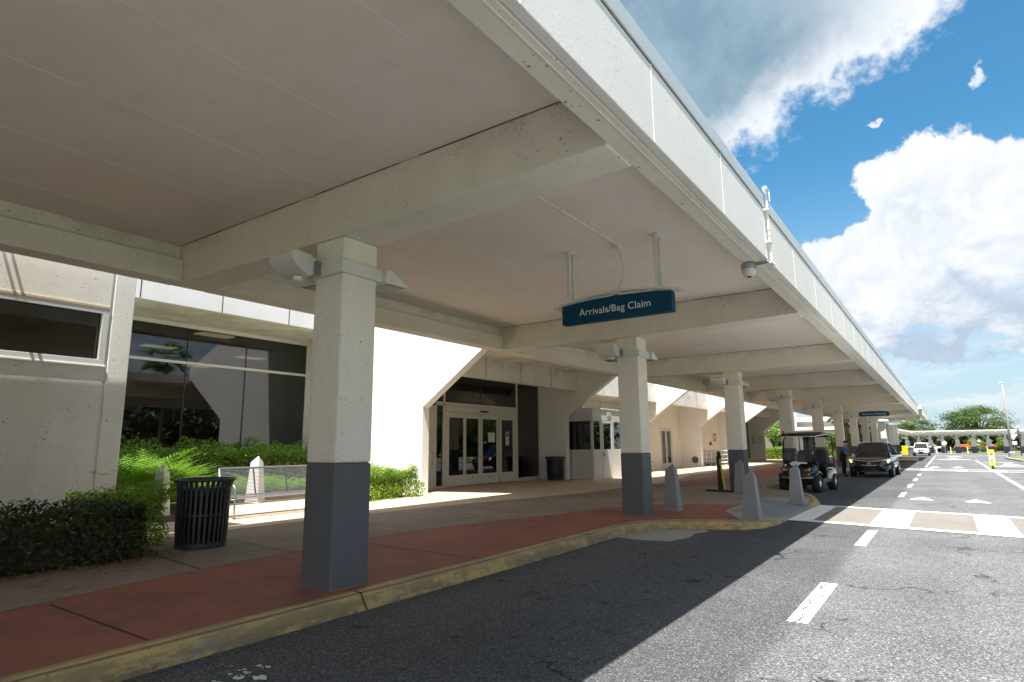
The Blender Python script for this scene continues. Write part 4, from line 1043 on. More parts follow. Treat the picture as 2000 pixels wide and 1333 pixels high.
def suv(loc, rz, label, paint, full=True, lit=True, cat='car', sc_=1.0, group=None):
    t = thing('parked_car', loc, label, cat, group, rz)
    st = [(-2.27, .50, .40, .62, .69), (-2.23, .66, .30, .73, .80), (-2.08, .80, .25, .82, .88), (-1.80, .88, .24, .87, .93), (-1.4, .905, .24, .91, .97), (-1.0, .91, .24, .94, 1.00), (-.3, .91, .24, .97, 1.0), (1.0, .91, .24, 1.01, 1.03), (1.85, .89, .28, 1.03, 1.06), (2.17, .84, .35, 1.0, 1.04), (2.27, .74, .45, .95, .98)]
    rings = []
    for y, w, zb, zs, zt in st:
        h = [(w * .82, zb), (w, zb + .12), (w * 1.0, (zb + zs) / 2 + .04), (w * .965, zs), (w * .72, zt - .015)]
        rings.append([(0, y, zb)] + [(x, y, z) for x, z in h] + [(0, y, zt)] + [(-x, y, z) for x, z in h[::-1]])
    body = obj('body', G().loft(rings), paint, t, local=True, smooth=True, sub=1)
    gs = [(-1.12, .80, .78, .96, .985), (-.20, .82, .575, .97, 1.58), (.10, .83, .58, .98, 1.65), (.9, .83, .575, .99, 1.66), (1.65, .82, .55, 1.0, 1.60), (2.0, .80, .56, 1.03, 1.50), (2.22, .76, .70, 1.03, 1.09)]
    rings = [[(-wb, y, zb), (-wb * .98, y, zb + .02), (-wr, y, zt - .03), (-wr * .85, y, zt), (wr * .85, y, zt), (wr, y, zt - .03), (wb * .98, y, zb + .02), (wb, y, zb)] for y, wb, wr, zb, zt in gs]
    obj('cabin_glass', G().loft(rings), 'glasscar', t, local=True)
    g = G()
    rr = [[(-wr * 1.0, y, zt - .035), (-wr * .86, y, zt + .018), (0, y, zt + .032), (wr * .86, y, zt + .018), (wr * 1.0, y, zt - .035), (0, y, zt - .02)] for y, wb, wr, zb, zt in gs[1:6]]
    g.loft(rr)
    for s in (-1, 1):
        g.tube([(s * .80, -1.12, .97), (s * .59, -.20, 1.57)], .03, 6)
        g.tube([(s * .835, .28, 1.04), (s * .63, .22, 1.60)], .035, 6); g.tube([(s * .83, 1.2, 1.04), (s * .61, 1.05, 1.60)], .035, 6)
        g.tube([(s * .78, 2.15, 1.06), (s * .57, 1.9, 1.52)], .06, 6); g.tube([(s * .62, -.30, 1.56), (s * .63, .05, 1.60), (s * .615, .9, 1.61), (s * .585, 1.65, 1.56)], .03, 6)
    obj('roof', g, paint, t, local=True, smooth=True)
    for s in (-1, 1): obj('roof_rail', G().tube([(s * .60, -.1, 1.63), (s * .60, .0, 1.68), (s * .59, 1.4, 1.68), (s * .58, 1.55, 1.62)], .018, 6), 'chrome', t, local=True)
    for s in (-1, 1):
        for y in (-1.33, 1.30):
            obj('wheel_arch', G().lathe([(.0, -.03), (.415, -.03), (.405, .028), (.36, .03), (.36, .0), (.0, .0)], (s * .888, y, .36), 'x', 26), 'black', t, local=True)
            wheel(t, (s * .82, y, .345), .345, .235, .235, 5, 'chrome', out=s)
    yf = lambda x: -2.275 + .38 * (abs(x) / .9) ** 2.2
    def strip(pts, r, mat, name, n=6, par=t): return obj(name, G().tube([(x, yf(x) - .012, z) for x, z in pts], r, n), mat, par, local=True)
    xs = [i / 12 * .62 - .31 for i in range(13)]
    gr = obj('grille', G().loft([[(x, yf(x) - .004, .60 - .0), (x, yf(x) - .018, .60), (x, yf(x) - .018, .77), (x, yf(x) - .004, .77)] for x in [(-.56 + 1.12 * i / 14) for i in range(15)]]), 'black', t, local=True)
    strip([(-.80, .86), (-.55, .80), (-.2, .775), (.2, .775), (.55, .80), (.80, .86)], .022, 'trim', 'chrome_bar', par=gr)
    strip([(-.60, .73), (-.42, .62), (-.25, .575), (0, .57), (.25, .575), (.42, .62), (.60, .73)], .024, 'trim', 'chrome_bar', par=gr)
    if full:
        g = G()
        for s in (-1, 1): g.tube([(s * .055, -2.30, .735), (s * .04, -2.305, .61)], .013, 6)
        g.tube([(-.05, -2.305, .67), (.05, -2.305, .67)], .011, 6); g.tube([(.075 * math.cos(a / 10 * 6.283), -2.298, .672 + .085 * math.sin(a / 10 * 6.283)) for a in range(11)], .008, 6)
        obj('emblem', g, 'trim', gr, local=True)
    for s in (-1, 1):
        hp = [(.44, .725), (.60, .675), (.78, .70), (.85, .76), (.86, .86), (.74, .825), (.60, .775)]
        g = G().add([(s * x, yf(x) - .004 + .02, z) for x, z in hp] + [(s * x, yf(x) - .022, z) for x, z in hp], [tuple(range(6, -1, -1)), tuple(range(7, 14))] + [(i, (i + 1) % 7, 7 + (i + 1) % 7, 7 + i) for i in range(7)])
        hl = obj('headlight', g, 'lampglass', t, local=True)
        if lit:
            obj('running_light', G().tube([(s * x, yf(x) - .03, z) for x, z in ((.48, .70), (.60, .675), (.70, .69), (.80, .73))], .026, 6), 'headlamp', hl, local=True)
            obj('marker_lamp', G().tube([(s * x, yf(x) - .03, z) for x, z in ((.75, .765), (.82, .79), (.84, .84))], .045, 8), 'amberlamp', hl, local=True)
        fg = G().loft([[(s * x, yf(x) - .015, z0), (s * x, yf(x) - .03, z0), (s * x, yf(x) - .03, z1), (s * x, yf(x) - .015, z1)] for x, z0, z1 in ((.50, .50, .53), (.62, .45, .54), (.80, .46, .55))])
        obj('fog_light', fg, 'trim', t, local=True)
        mr = G().loft([[(s * (.90 + .02 * k), -.62 + .03 * math.cos(a), 1.10 + .075 * math.sin(a)) if False else (s * (.93 + u), -.66 + .05 * math.cos(a), 1.12 + .075 * math.sin(a) * f) for a in [i / 10 * 6.283 for i in range(10)]] for k, u, f in ((0, -.06, .5), (1, .0, 1), (2, .12, 1), (3, .17, .6))])
        mo = obj('mirror', mr, paint, t, local=True, smooth=True)
    lb = obj('bumper_intake', G().loft([[(x, yf(x) + .03, .28), (x, yf(x) - .012, .30), (x, yf(x) - .016, .47), (x, yf(x) + .03, .49)] for x in [(-.60 + 1.2 * i / 14) for i in range(15)]]), 'black', t, local=True)
    strip([(-.72, .32), (-.5, .42), (-.35, .455), (.35, .455), (.5, .42), (.72, .32)], .018, 'trim', 'bumper_trim', par=lb)
    strip([(-.35, .275), (.35, .275)], .014, 'steel', 'skid_plate', par=lb)
    obj('plate_holder', G().box(-.2, .2, -2.30, -2.285, .42, .53), 'black', lb, local=True)
    g = G()
    for x in (-.36, .36):
        g.lathe([(.0, .10), (.12, .10), (.13, .3), (.11, .62), (.0, .64)], (x, .35, .62), 'z', 10); g.box(x - .24, x + .24, .25, .45, .6, 1.2)
    g.tube([(.16 + .19 * math.cos(a / 12 * 6.283) + .2, -.28, .98 + .19 * math.sin(a / 12 * 6.283)) for a in range(13)], .014, 6)
    obj('front_seats', g, 'black', t, local=True)
    return t
Mt['glasscar'] = M_glass('car_glass', (.10, .11, .11), 1.6)
suv((-3.06, 36.55, 0), -.035, 'dark blue SUV with its lights on, facing the camera at the kerb under the canopy', 'carpaint')
suv((-2.72, 97.0, 0), .0, 'small white SUV far down the road, facing the camera', 'whitecar', True, False)

def golf_cart(loc, rz):
    t = thing('golf_cart', loc, 'dark golf cart with a black roof and an orange beacon, parked in the kerb bay', 'golf cart', None, rz)
    # front cowl
    st = [(-.86, .30, .50, .62), (-.82, .44, .46, .74), (-.66, .54, .44, .86), (-.42, .56, .44, .98), (-.30, .56, .44, 1.03)]
    rings = []
    for y, w, zb, zt in st:
        h = [(w * .9, zb), (w, zb + .08), (w * .98, zt - .10), (w * .78, zt)]
        rings.append([(0, y, zb)] + [(x, y, z) for x, z in h] + [(0, y, zt + .02)] + [(-x, y, z) for x, z in h[::-1]])
    cw = obj('cowl', G().loft(rings), 'cartpaint', t, local=True, smooth=True, sub=1)
    g = G()
    for s in (-1, 1):   # fenders
        g.loft([[(s * x, y, z) for x, z in ((.36, z0), (.60, z0 - .02), (.63, z0 - .09), (.36, z0 - .05))] for y, z0 in ((-.80, .60), (-.62, .70), (-.38, .73), (-.14, .66), (-.06, .52))])
    obj('fender', g, 'cartpaint', t, local=True, smooth=True)
    obj('front_bumper', G().tube([(-.52, -.80, .50), (-.40, -.90, .49), (0, -.93, .47), (.40, -.90, .49), (.52, -.80, .50)], .04, 8), 'steel', t, local=True, smooth=True)
    obj('dash', G().box(-.54, .54, -.32, -.22, .70, 1.05), 'black', t, local=True, bevel=.03)
    for s in (-1, 1):
        hl = obj('headlight', G().lathe([(.0, -.02), (.055, -.015), (.075, .03), (.07, .06)], (s * .41, -.80, .755), 'y', 16), 'lampglass', t, local=True)
        obj('bezel', G().lathe([(.072, -.01), (.098, -.01), (.10, .06), (.072, .06), (.072, -.01)], (s * .41, -.80, .755), 'y', 16), 'black', hl, local=True)
        obj('turn_signal', G().lathe([(.0, -.02), (.04, -.012), (.045, .04)], (s * .315, -.82, .735), 'y', 12), 'orange', t, local=True)
    e = G(); N = 24
    e.add([(-.06 + .17 * math.cos(2 * math.pi * k / N), -.70 + .02 - .055 * math.sin(2 * math.pi * k / N) * -1.2, .915 + .075 * math.sin(2 * math.pi * k / N)) for k in range(N)], [tuple(range(N))])
    e.add([(.06, -.645, .925), (.30, -.615, .915), (.30, -.60, .965), (.06, -.625, .975)], [(0, 1, 2, 3)])
    lg = obj('emblem', e, 'paper', cw, local=True); sm = lg.modifiers.new('s', 'SOLIDIFY'); sm.thickness = .012
    lg.location = (0, -.03, .03)
    lines = G()
    for k in range(3): lines.add([(-.16, -.785 + .03 * k, .905 + .022 * k), (.02, -.785 + .03 * k, .905 + .022 * k), (.02, -.783 + .03 * k, .915 + .022 * k), (-.16, -.783 + .03 * k, .915 + .022 * k)], [(0, 1, 2, 3)])
    # floor pan, chassis
    obj('floor_pan', G().box(-.56, .56, -.30, .55, .36, .44).box(-.60, -.54, -.35, 1.55, .30, .44).box(.54, .60, -.35, 1.55, .30, .44), 'dark', t, local=True, bevel=.015)
    obj('axle', G().tube([(-.5, -.48, .29), (.5, -.48, .29)], .045, 8).tube([(-.5, 1.28, .29), (.5, 1.28, .29)], .05, 8).box(-.16, .16, -.62, .1, .26, .36), 'black', t, local=True)
    # rear body + seats
    rb = [(.50, .58, .40, .78), (.62, .61, .38, .80), (1.2, .61, .42, .80), (1.62, .58, .50, .76), (1.70, .54, .56, .72)]
    obj('rear_body', G().loft([[(-w, y, zb), (w, y, zb), (w, y, zt - .05), (w * .94, y, zt), (-w * .94, y, zt), (-w, y, zt - .05)] for y, w, zb, zt in rb]), 'cartpaint', t, local=True, bevel=.02)
    def seat(y0, y1, back, dirn, bmat='navy'):
        s_ = obj('seat', G().box(-.54, .54, y0, y1, .78, .92), 'navy', t, local=True, bevel=.05, seg=3)
        for s in (-1, 1):
            ring = []
            for k in range(6):
                z = .92 + .48 * k / 5; w = .24 * (1 if k < 4 else (.9 if k == 4 else .62)); yy = back + dirn * .08 * k / 5
                ring.append([(s * .27 - w, yy - .05, z), (s * .27 + w, yy - .05, z), (s * .27 + w, yy + .05, z), (s * .27 - w, yy + .05, z)])
            obj('backrest', G().loft(ring), bmat, t, local=True, bevel=.03, seg=3)
    seat(.48, .92, .93, 1, 'dark'); seat(1.10, 1.55, 1.09, 1)
    # frame, windshield, roof
    for s in (-1, 1):
        g = G().tube([(s * .50, -.46, .95), (s * .515, -.44, 1.2), (s * .515, -.36, 1.66), (s * .50, -.30, 1.80), (s * .42, -.24, 1.88)], .022, 8)
        g.lathe([(.04, -.03), (.045, 0), (.04, .03)], (s * .515, -.37, 1.62), 'x', 10)
        obj('front_post', g, 'black', t, local=True, smooth=True)
        obj('rear_post', G().tube([(s * .56, 1.50, .72), (s * .56, 1.46, 1.88)], .018, 8), 'black', t, local=True)
    ws = obj('windshield', G().add([(-.50, -.455, 1.0), (.50, -.455, 1.0), (.50, -.31, 1.84), (-.50, -.31, 1.84), (-.50, -.45, 1.0), (.50, -.45, 1.0), (.50, -.305, 1.84), (-.50, -.305, 1.84)], [(0, 1, 2, 3), (7, 6, 5, 4), (0, 4, 5, 1), (1, 5, 6, 2), (2, 6, 7, 3), (3, 7, 4, 0)]), 'clear', t, local=True)
    obj('windshield_hinge', G().tube([(-.50, -.395, 1.36), (.50, -.395, 1.36)], .010, 6), 'black', ws, local=True)
    obj('clip', G().box(-.44, -.38, -.47, -.44, 1.04, 1.10).box(.38, .44, -.47, -.44, 1.04, 1.10), 'black', ws, local=True)
    g = G(); rows = []
    for y, w, z in ((-.62, .50, 1.88), (-.55, .60, 1.90), (-.2, .64, 1.95), (.5, .64, 1.98), (1.3, .64, 1.95), (1.72, .61, 1.90), (1.78, .5, 1.88)):
        rows.append([(-w, y, z - .03), (w, y, z - .03), (w * 1.0, y, z), (w * .7, y, z + .045), (0, y, z + .06), (-w * .7, y, z + .045), (-w, y, z)])
    rf = obj('roof', g.loft(rows), 'black', t, local=True, smooth=True)
    obj('roof_rim', G().tube([(-.5, -.62, 1.862), (.5, -.62, 1.862), (.62, -.5, 1.868), (.645, .5, 1.94), (.62, 1.6, 1.87)], .016, 6), 'lampgrey', rf, local=True)
    b = obj('beacon', G().lathe([(.055, 0), (.055, .04), (.05, .05)], (-.48, -.38, 1.93), 'z', 14), 'black', t, local=True)
    obj('lens', G().lathe([(.045, .05), (.045, .12), (.035, .145), (0, .15)], (-.48, -.38, 1.93), 'z', 14), 'orange', b, local=True, smooth=True)
    obj('cable', G().tube([(-.50, -.36, 1.93), (-.58, -.36, 1.88), (-.57, -.40, 1.70), (-.50, -.44, 1.5), (-.515, -.45, 1.2)], .007, 6), 'black', t, local=True)
    obj('steering_wheel', G().tube([(-.27 + .16 * math.cos(a / 14 * 6.283), -.10 + .09 * math.sin(a / 14 * 6.283), 1.10 + .13 * math.sin(a / 14 * 6.283)) for a in range(15)], .014, 6).tube([(-.27, -.10, 1.1), (-.27, -.25, .95)], .02, 6), 'black', t, local=True)
    for s in (-1, 1):
        wheel(t, (s * .52, -.48, .29), .29, .24, .165, 7, 'chrome', out=s); wheel(t, (s * .52, 1.28, .29), .29, .25, .165, 7, 'chrome', out=s)
    return t
golf_cart((-4.13, 23.55, 0), -.13)

# ================================================================== PERSON
def skin(name, V, E, mat, parent, root=0, sub=2):
    me = bpy.data.meshes.new(name); me.from_pydata([v[:3] for v in V], E, []); me.update()
    o = link(bpy.data.objects.new(name, me), parent)
    sk = o.modifiers.new('skin', 'SKIN'); sk.use_smooth_shade = True
    sv = me.skin_vertices[0].data if me.skin_vertices else None
    if sv is None:
        bm = bmesh.new(); bm.from_mesh(me); bm.verts.layers.skin.verify(); bm.to_mesh(me); bm.free(); sv = me.skin_vertices[0].data
    for i, v in enumerate(V):
        r = v[3]; sv[i].radius = r if isinstance(r, tuple) else (r, r); sv[i].use_root = (i == root)
    s = o.modifiers.new('sub', 'SUBSURF'); s.levels = s.render_levels = sub
    me.materials.append(Mt[mat]); return o
def chain(i0, n): return [(i, i + 1) for i in range(i0, i0 + n - 1)]
per = thing('person', (-4.36, 35.35, 0), 'person in a blue shirt, black vest, trousers and cap, leaning towards the dark car window', 'person', None, R(-4))
V = [(0, 0, .93, .115), (.03, 0, 1.10, .11), (.08, 0, 1.27, .125), (.12, 0, 1.40, .10), (.155, 0, 1.475, .055), (.18, 0, 1.54, .062), (.20, 0, 1.61, .092), (.19, 0, 1.69, .075)]
E_ = chain(0, 8)
for s in (-1, 1):
    b = len(V)
    V += [(.12, s * .175, 1.385, .055), (.15, s * .235, 1.25, .045), (.17, s * .25, 1.13, .038), (.30, s * .20, 1.10, .034), (.40, s * .14, 1.12, .026), (.455, s * .12, 1.125, .030), (.49, s * .115, 1.125, .028)]
    E_ += [(3, b)] + chain(b, 7)
    for k, (dy, l) in enumerate(((-.028, .06), (-.010, .072), (.008, .068), (.026, .052))):
        f = len(V); V += [(.51, s * .115 + dy, 1.122, .0085), (.51 + l * .55, s * .115 + dy * 1.1, 1.112, .008), (.51 + l * .9, s * .115 + dy * 1.1, 1.088, .007)]
        E_ += [(b + 6, f)] + chain(f, 3)
    f = len(V); V += [(.455, s * .085, 1.14, .010), (.49, s * .07, 1.145, .009)]; E_ += [(b + 5, f)] + chain(f, 2)
    b = len(V)
    V += [(0, s * .095, .88, .095), (.025, s * .105, .68, .075), (.03, s * .105, .50, .058), (0, s * .11, .30, .055), (-.02, s * .11, .10, .038), (.02, s * .115, .05, .038), (.12, s * .125, .035, .034)]
    E_ += [(0, b)] + chain(b, 7)
body = skin('body', V, E_, 'skin', per)
face = G().lathe([(.0, 0), (.012, .008), (.015, .03)], (.285, 0, 1.595), 'z', 8)
obj('nose', face, 'skin', body, local=True, smooth=True)
g = G()
for s in (-1, 1): g.lathe([(.0, -.010), (.011, -.004), (.011, .004), (0, .01)], (.278, s * .032, 1.628), 'x', 8)
obj('eyes', g, 'black', body, local=True)
g = G()
for s in (-1, 1): g.loft([[(.19 + .022 * math.cos(a), s * .088, 1.60 + .034 * math.sin(a)) for a in [k / 8 * 6.283 for k in range(8)]], [(.185 + .018 * math.cos(a), s * .108, 1.60 + .03 * math.sin(a)) for a in [k / 8 * 6.283 for k in range(8)]]])
obj('ears', g, 'skin', body, local=True)
obj('mouth', G().box(.272, .286, -.022, .022, 1.556, 1.562), 'redp', body, local=True)
sv_ = [(.01, 0, .98, .15), (.035, 0, 1.10, .152), (.08, 0, 1.27, .165), (.115, 0, 1.385, .128), (.145, 0, 1.45, .07)]
se = chain(0, 5)
for s in (-1, 1):
    b = len(sv_); sv_ += [(.12, s * .18, 1.385, .076), (.148, s * .232, 1.27, .066), (.165, s * .246, 1.17, .062)]; se += [(3, b)] + chain(b, 3)
skin('shirt', sv_, se, 'shirt', per)
skin('vest', [(-.005, 0, .84, .15), (.0, 0, .93, .168), (.02, 0, 1.04, .168), (.05, 0, 1.16, .168), (.062, 0, 1.22, .166)], chain(0, 5), 'navy', per)
tv = [(0, 0, .95, .132)]; te = []
for s in (-1, 1):
    b = len(tv); tv += [(0, s * .095, .86, .112), (.025, s * .105, .68, .092), (.03, s * .105, .50, .078), (.0, s * .11, .30, .074), (-.015, s * .11, .09, .068)]; te += [(0, b)] + chain(b, 5)
skin('trousers', tv, te, 'navy', per)
for s in (-1, 1): skin('shoe', [(-.05, s * .112, .045, .045), (.03, s * .115, .045, .046), (.15, s * .125, .036, .038)], chain(0, 3), 'black', per)
g = G().lathe([(.106, 1.645), (.108, 1.67), (.10, 1.72), (.07, 1.755), (.0, 1.765)], (.19, 0, 0), 'z', 18)
cp = obj('cap', g, 'navy', per, local=True, smooth=True)
obj('visor', G().loft([[(.27 + .0, -.085, 1.648), (.27, .085, 1.648), (.27, .085, 1.66), (.27, -.085, 1.66)], [(.37, -.06, 1.640), (.37, .06, 1.640), (.37, .06, 1.650), (.37, -.06, 1.650)], [(.395, -.02, 1.637), (.395, .02, 1.637), (.395, .02, 1.645), (.395, -.02, 1.645)]]), 'navy', cp, local=True)
obj('hair', G().lathe([(.098, 1.575), (.101, 1.60), (.102, 1.65), (.09, 1.66)], (.172, 0, 0), 'z', 16), 'lampgrey', per, local=True, smooth=True)
pp_ = thing('paper_sheet', (-3.88, 35.32, 1.10), 'white sheet of paper held by the person beside the dark car', 'paper')
obj('sheet', G().box(-.06, .06, -.10, .10, -.14, .012), 'paper', pp_, local=True)
# ================================================================== PLANTS NEAR THE BUILDING
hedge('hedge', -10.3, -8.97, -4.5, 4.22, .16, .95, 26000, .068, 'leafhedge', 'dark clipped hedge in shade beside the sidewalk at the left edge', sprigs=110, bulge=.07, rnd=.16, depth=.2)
hedge('hedge', -11.3, -10.0, 3.9, 5.0, .16, 1.05, 7000, .055, 'leafmid', 'loose yellow-green shrub behind the nearest trash can', 'shrub', sprigs=30, ph=2.)
hedge('hedge', -19.0, -17.7, 7.0, 14.3, .16, 1.72, 26000, .085, 'leafmid', 'sunlit clipped hedge under the large dark window', sprigs=260, bulge=.16, depth=.26, ph=1.2)
hedge('bush', -14.35, -13.05, 11.5, 13.75, .16, 1.08, 12000, .075, 'leafmid', 'round sunlit bush beside the nearest white fin', 'bush', sprigs=60, bulge=.15, depth=.24, rnd=.38, ph=.5)
sp = [(-14.9, 6.2, .16, 1.35), (-15.4, 6.9, .16, 1.5), (-15.3, 7.3, .16, 1.2), (-16.2, 6.4, .16, 1.45), (-16.5, 7.2, .16, 1.45), (-15.9, 7.4, .16, 1.2), (-15.0, 6.9, .16, 1.1), (-17, 7.2, .16, 1.3), (-14.3, 6.2, .16, 1.0), (-16.0, 7.0, .16, 1.3), (-14.6, 5.8, .16, 1.2)]
fern_clump('fern', sp, 'large bright green fern clump beside the left wall', fr=46, L=1.22)
sp = [(-15.9 - rng.uniform(0, 1.2), 8.9 + .42 * i, .16, rng.uniform(.85, 1.1)) for i in range(13)]
fern_clump('fern', sp, 'low bright fern row behind the metal bench', fr=26)
# dry leaves at the hedge foot
n = 700
P = np.stack([rng.normal(-8.9, .10, n), rng.uniform(.5, 4.6, n), np.full(n, .168) + rng.uniform(0, .012, n)], 1)
P2 = np.stack([rng.normal(-8.35, .16, 60), rng.normal(3.55, .2, 60), np.full(60, .168)], 1); P3 = np.stack([rng.uniform(-9.9, -9.0, 220), rng.uniform(4.2, 5.0, 220), np.full(220, .18)], 1)
lf = leaf_mesh('fallen_leaves', np.concatenate([P, P2, P3]), np.tile([0, 0, 1.], (n + 280, 1)), .045, 'litter', None, .5, .25)
tag(lf, kind='stuff')
# garden beyond the far entrance
hedge('hedge', -16, -12.6, 64.5, 66.5, .0, 1.35, 5000, .16, 'leaflime', 'bright lime shrub row in the garden beyond the far entrance', 'shrub', ph=.3)
tree('small_tree', (-14.6, 68, 0), 4.0, (1.5, 1.5, 1.2), 'small bright yellow-green tree in the garden beyond the far entrance', 2600, .2, 'leaflime', .08, 1.6, seed=2, nclump=26)
for i, (x, y, h) in enumerate(((-8.9, 75, 5.0), (-7.9, 79, 4.2), (-9.5, 83, 5.5))):
    palm('palm_tree', (x, y, 0), h, ('palm with a bare trunk behind the columns, above the capped person', 'shorter palm behind the columns, left of the dark car', 'taller palm farther back behind the columns')[i], seed=i, L=1.7)
hedge('hedge', -13, -7.2, 86, 87.5, .0, 3.0, 6000, .22, 'leafmid', 'tall green shrub screen behind the distant palms', 'shrub', ph=.9)
tree('small_tree', (-9.0, 72, 0), 2.6, (.9, .9, .9), 'low leafy tree among the columns behind the person', 1500, .18, 'leaflime', .06, 1.0, seed=9, nclump=18)
# white flared column under a roof opening added to let the sun in
t = thing('capped_column', (-4.68, 67.1, 0), 'bright white tapering column with a flared cap behind the dark car', 'column')
obj('shaft', G().loft([[(-4.68 + s * w, 67.1 + q * w, z) for s, q in ((-1, -1), (1, -1), (1, 1), (-1, 1))] for w, z in ((.27, .15), (.205, 3.56))]), 'fin', t, bevel=.03)
obj('cap', G().lathe([(.22, 3.54), (.50, 3.60), (.55, 3.68), (.42, 3.83), (.0, 3.88)], (-4.68, 67.1, 0), 'z', 20), 'fin', t)

# ================================================================== FAR THINGS
fb = thing('distant_wing', (-17, 95, 0), 'far white terminal wing with stepped white roof bands behind the columns', 'building')
obj('wall', G().box(-30, -7.7, 92, 104, 0, 3.4), 'lightgrey', fb)
obj('roof_band', G().box(-30, -7.2, 89.5, 104, 3.45, 3.85), 'fin', fb)
obj('upper_wall', G().box(-30, -7.9, 92.2, 103, 3.86, 4.6), 'lightgrey', fb)
obj('roof_band', G().box(-30, -7.5, 90.5, 104, 4.61, 5.2), 'fin', fb)
g = G().prism([(-19.5, 3.6), (-18.9, 3.6), (-18.9, 5.2), (-17.4, 5.2), (-17.0, 3.4), (-16.4, 3.4), (-16.2, 5.95), (-17.9, 6.3), (-19.5, 5.5)], 'y', 88.4, 90.4)
obj('fin', g, 'fin', fb)
for x in (-28, -24, -20, -16, -12): obj('window', G().box(x, x + 2.6, 91.95, 91.99, .6, 2.8), 'glass', fb)

wk = thing('covered_walkway', (2, 121, 0), 'long low white covered walkway with grey-footed posts crossing the end of the road', 'walkway')
X0, X1 = -8.5, 12.5
xs = [X0 + (X1 - X0) * i / 60 for i in range(61)]
rise = lambda x: 1.15 * max(0, (-4.2 - x) / 4.3) ** 1.3 - .25 * max(0, (x - 9.5) / 3) ** 2
rings = [[(x, 117.6, 3.42 + rise(x)), (x, 117.6, 3.56 + rise(x)), (x, 121, 3.30 + rise(x) * .8), (x, 124.2, 3.6 + rise(x)), (x, 124.2, 3.46 + rise(x)), (x, 121, 2.72 + rise(x) * .8)] for x in xs]
obj('roof', G().loft(rings), 'fin', wk)
wx = [-7.0, -5.18, -3.56, -2.0, -.35, 1.52, 3.55, 5.46, 7.51, 9.6]
for x in wx:
    obj('post', G().loft([[(x - w, 120.5 - .3, z), (x + w, 120.5 - .3, z), (x + w, 120.5 + .3, z), (x - w, 120.5 + .3, z)] for w, z in ((.34, 1.02), (.27, 2.15))]).box(x - .13, x + .13, 120.35, 120.65, 2.15, 2.9), 'lightgrey', wk)
    obj('painted_base', G().box(x - .37, x + .37, 120.15, 120.85, 0, 1.02), 'greypaint', wk)
    obj('brace', G().tube([(x - .1, 120.4, 2.2), (x - .95, 120.0, 2.85)], .06, 6), 'lightgrey', wk)
    obj('rafter_end', G().box(x + .7, x + .95, 117.5, 117.75, 3.30, 3.42), 'fin', wk)
t = thing('low_wall', (-4, 108, 0), 'low blue-grey wall along the kerb behind the yellow panel', 'wall')
obj('wall', G().box(-4.5, -4.2, 96, 119, 0, 1.05), 'bollard', t, bevel=.02); obj('coping', G().box(-4.55, -4.15, 95.9, 119, 1.051, 1.12), 'lightgrey', t)
t = thing('yellow_panel', (-4.42, 94.4, 0), 'bright yellow upright panel on the kerb beside the far white SUV', 'panel')
obj('board', G().box(-.33, .33, -.06, .06, .12, 1.3), 'yellow', t, local=True, bevel=.02)
obj('foot', G().box(-.30, -.2, -.2, .2, 0, .119).box(.2, .30, -.2, .2, 0, .119), 'dark', t, local=True)

# pedestrian crossing sign on the centre line
t = thing('crossing_sign', (2.2, 47.9, 0), 'bright yellow-green pedestrian crossing sign standing on the road centre line', 'road sign')
obj('board', G().box(-.165, .165, -.015, .015, .2, 1.18), 'lime', t, local=True, bevel=.012)
obj('foot', G().box(-.05, .05, -.05, .05, 0, .22).box(-.14, .14, -.14, .14, 0, .04), 'black', t, local=True)
g = G().box(-.115, .115, -.019, -.0155, .40, .98); obj('white_panel', g, 'paper', t, local=True)
g = G().prism([(.09 * math.cos(a), .90 + .075 * math.sin(a)) for a in [R(22.5 + 45 * k) for k in range(8)]], 'y', -.022, -.0195); oc = obj('stop_symbol', g, 'redp', t, local=True)
text_mesh('lettering', 'STOP', .055, 'paper', oc, Matrix.Translation((0, -.023, .90)) @ FACE_NEG_Y)
pg = G().lathe([(0, -.0215), (.022, -.0215), (.022, -.0195), (0, -.0195)], (.01, 0, .655), 'y', 12)
pg.prism([(-.02, .63), (.025, .62), (.01, .53), (.055, .43), (.03, .425), (-.01, .50), (-.05, .425), (-.075, .43), (-.03, .53)], 'y', -.0215, -.0195).prism([(.02, .61), (.06, .55), (.05, .54), (.015, .58)], 'y', -.0215, -.0195)
obj('pedestrian_symbol', pg, 'black', t, local=True)
text_mesh('lettering', 'STATE LAW', .05, 'black', t, Matrix.Translation((0, -.016, 1.09)) @ FACE_NEG_Y)
text_mesh('lettering', 'FOR', .045, 'black', t, Matrix.Translation((0, -.0195, .78)) @ FACE_NEG_Y)
text_mesh('lettering', 'WITHIN', .045, 'black', t, Matrix.Translation((0, -.016, .32)) @ FACE_NEG_Y)

t = thing('light_pole', (5.99, 89.4, 0), 'tall tapering weathered light pole at the right of the road', 'pole')
obj('pole', G().tube([(5.99, 89.4, 0), (5.99, 89.4, 4), (5.99, 89.4, 8.5)], [.15, .12, .075], 10), 'plain', t, smooth=True)
obj('lamp_arm', G().box(5.75, 6.1, 89.3, 89.5, 8.38, 8.5), 'lampgrey', t)
obj('base', G().lathe([(.36, .0), (.36, .5), (.2, .6)], (5.99, 89.4, 0), 'z', 12), 'plain', t)
t = thing('yield_sign', (6.35, 90.6, 0), 'back of a triangular yield sign on a thin post beside the light pole', 'road sign')
obj('post', G().box(6.32, 6.38, 90.57, 90.63, 0, 2.9), 'steel', t)
obj('board', G().prism([(5.9, 2.55), (6.8, 2.55), (6.35, 1.85)], 'y', 90.52, 90.55), 'lampgrey', t); obj('board', G().box(6.05, 6.65, 90.52, 90.55, 1.35, 1.75), 'lampgrey', t); obj('board', G().box(6.1, 6.6, 90.52, 90.55, 2.62, 2.95), 'lampgrey', t)
t = thing('street_lamp', (7.6, 100, 0), 'cluster lamp post with pale round heads at the right edge', 'street lamp')
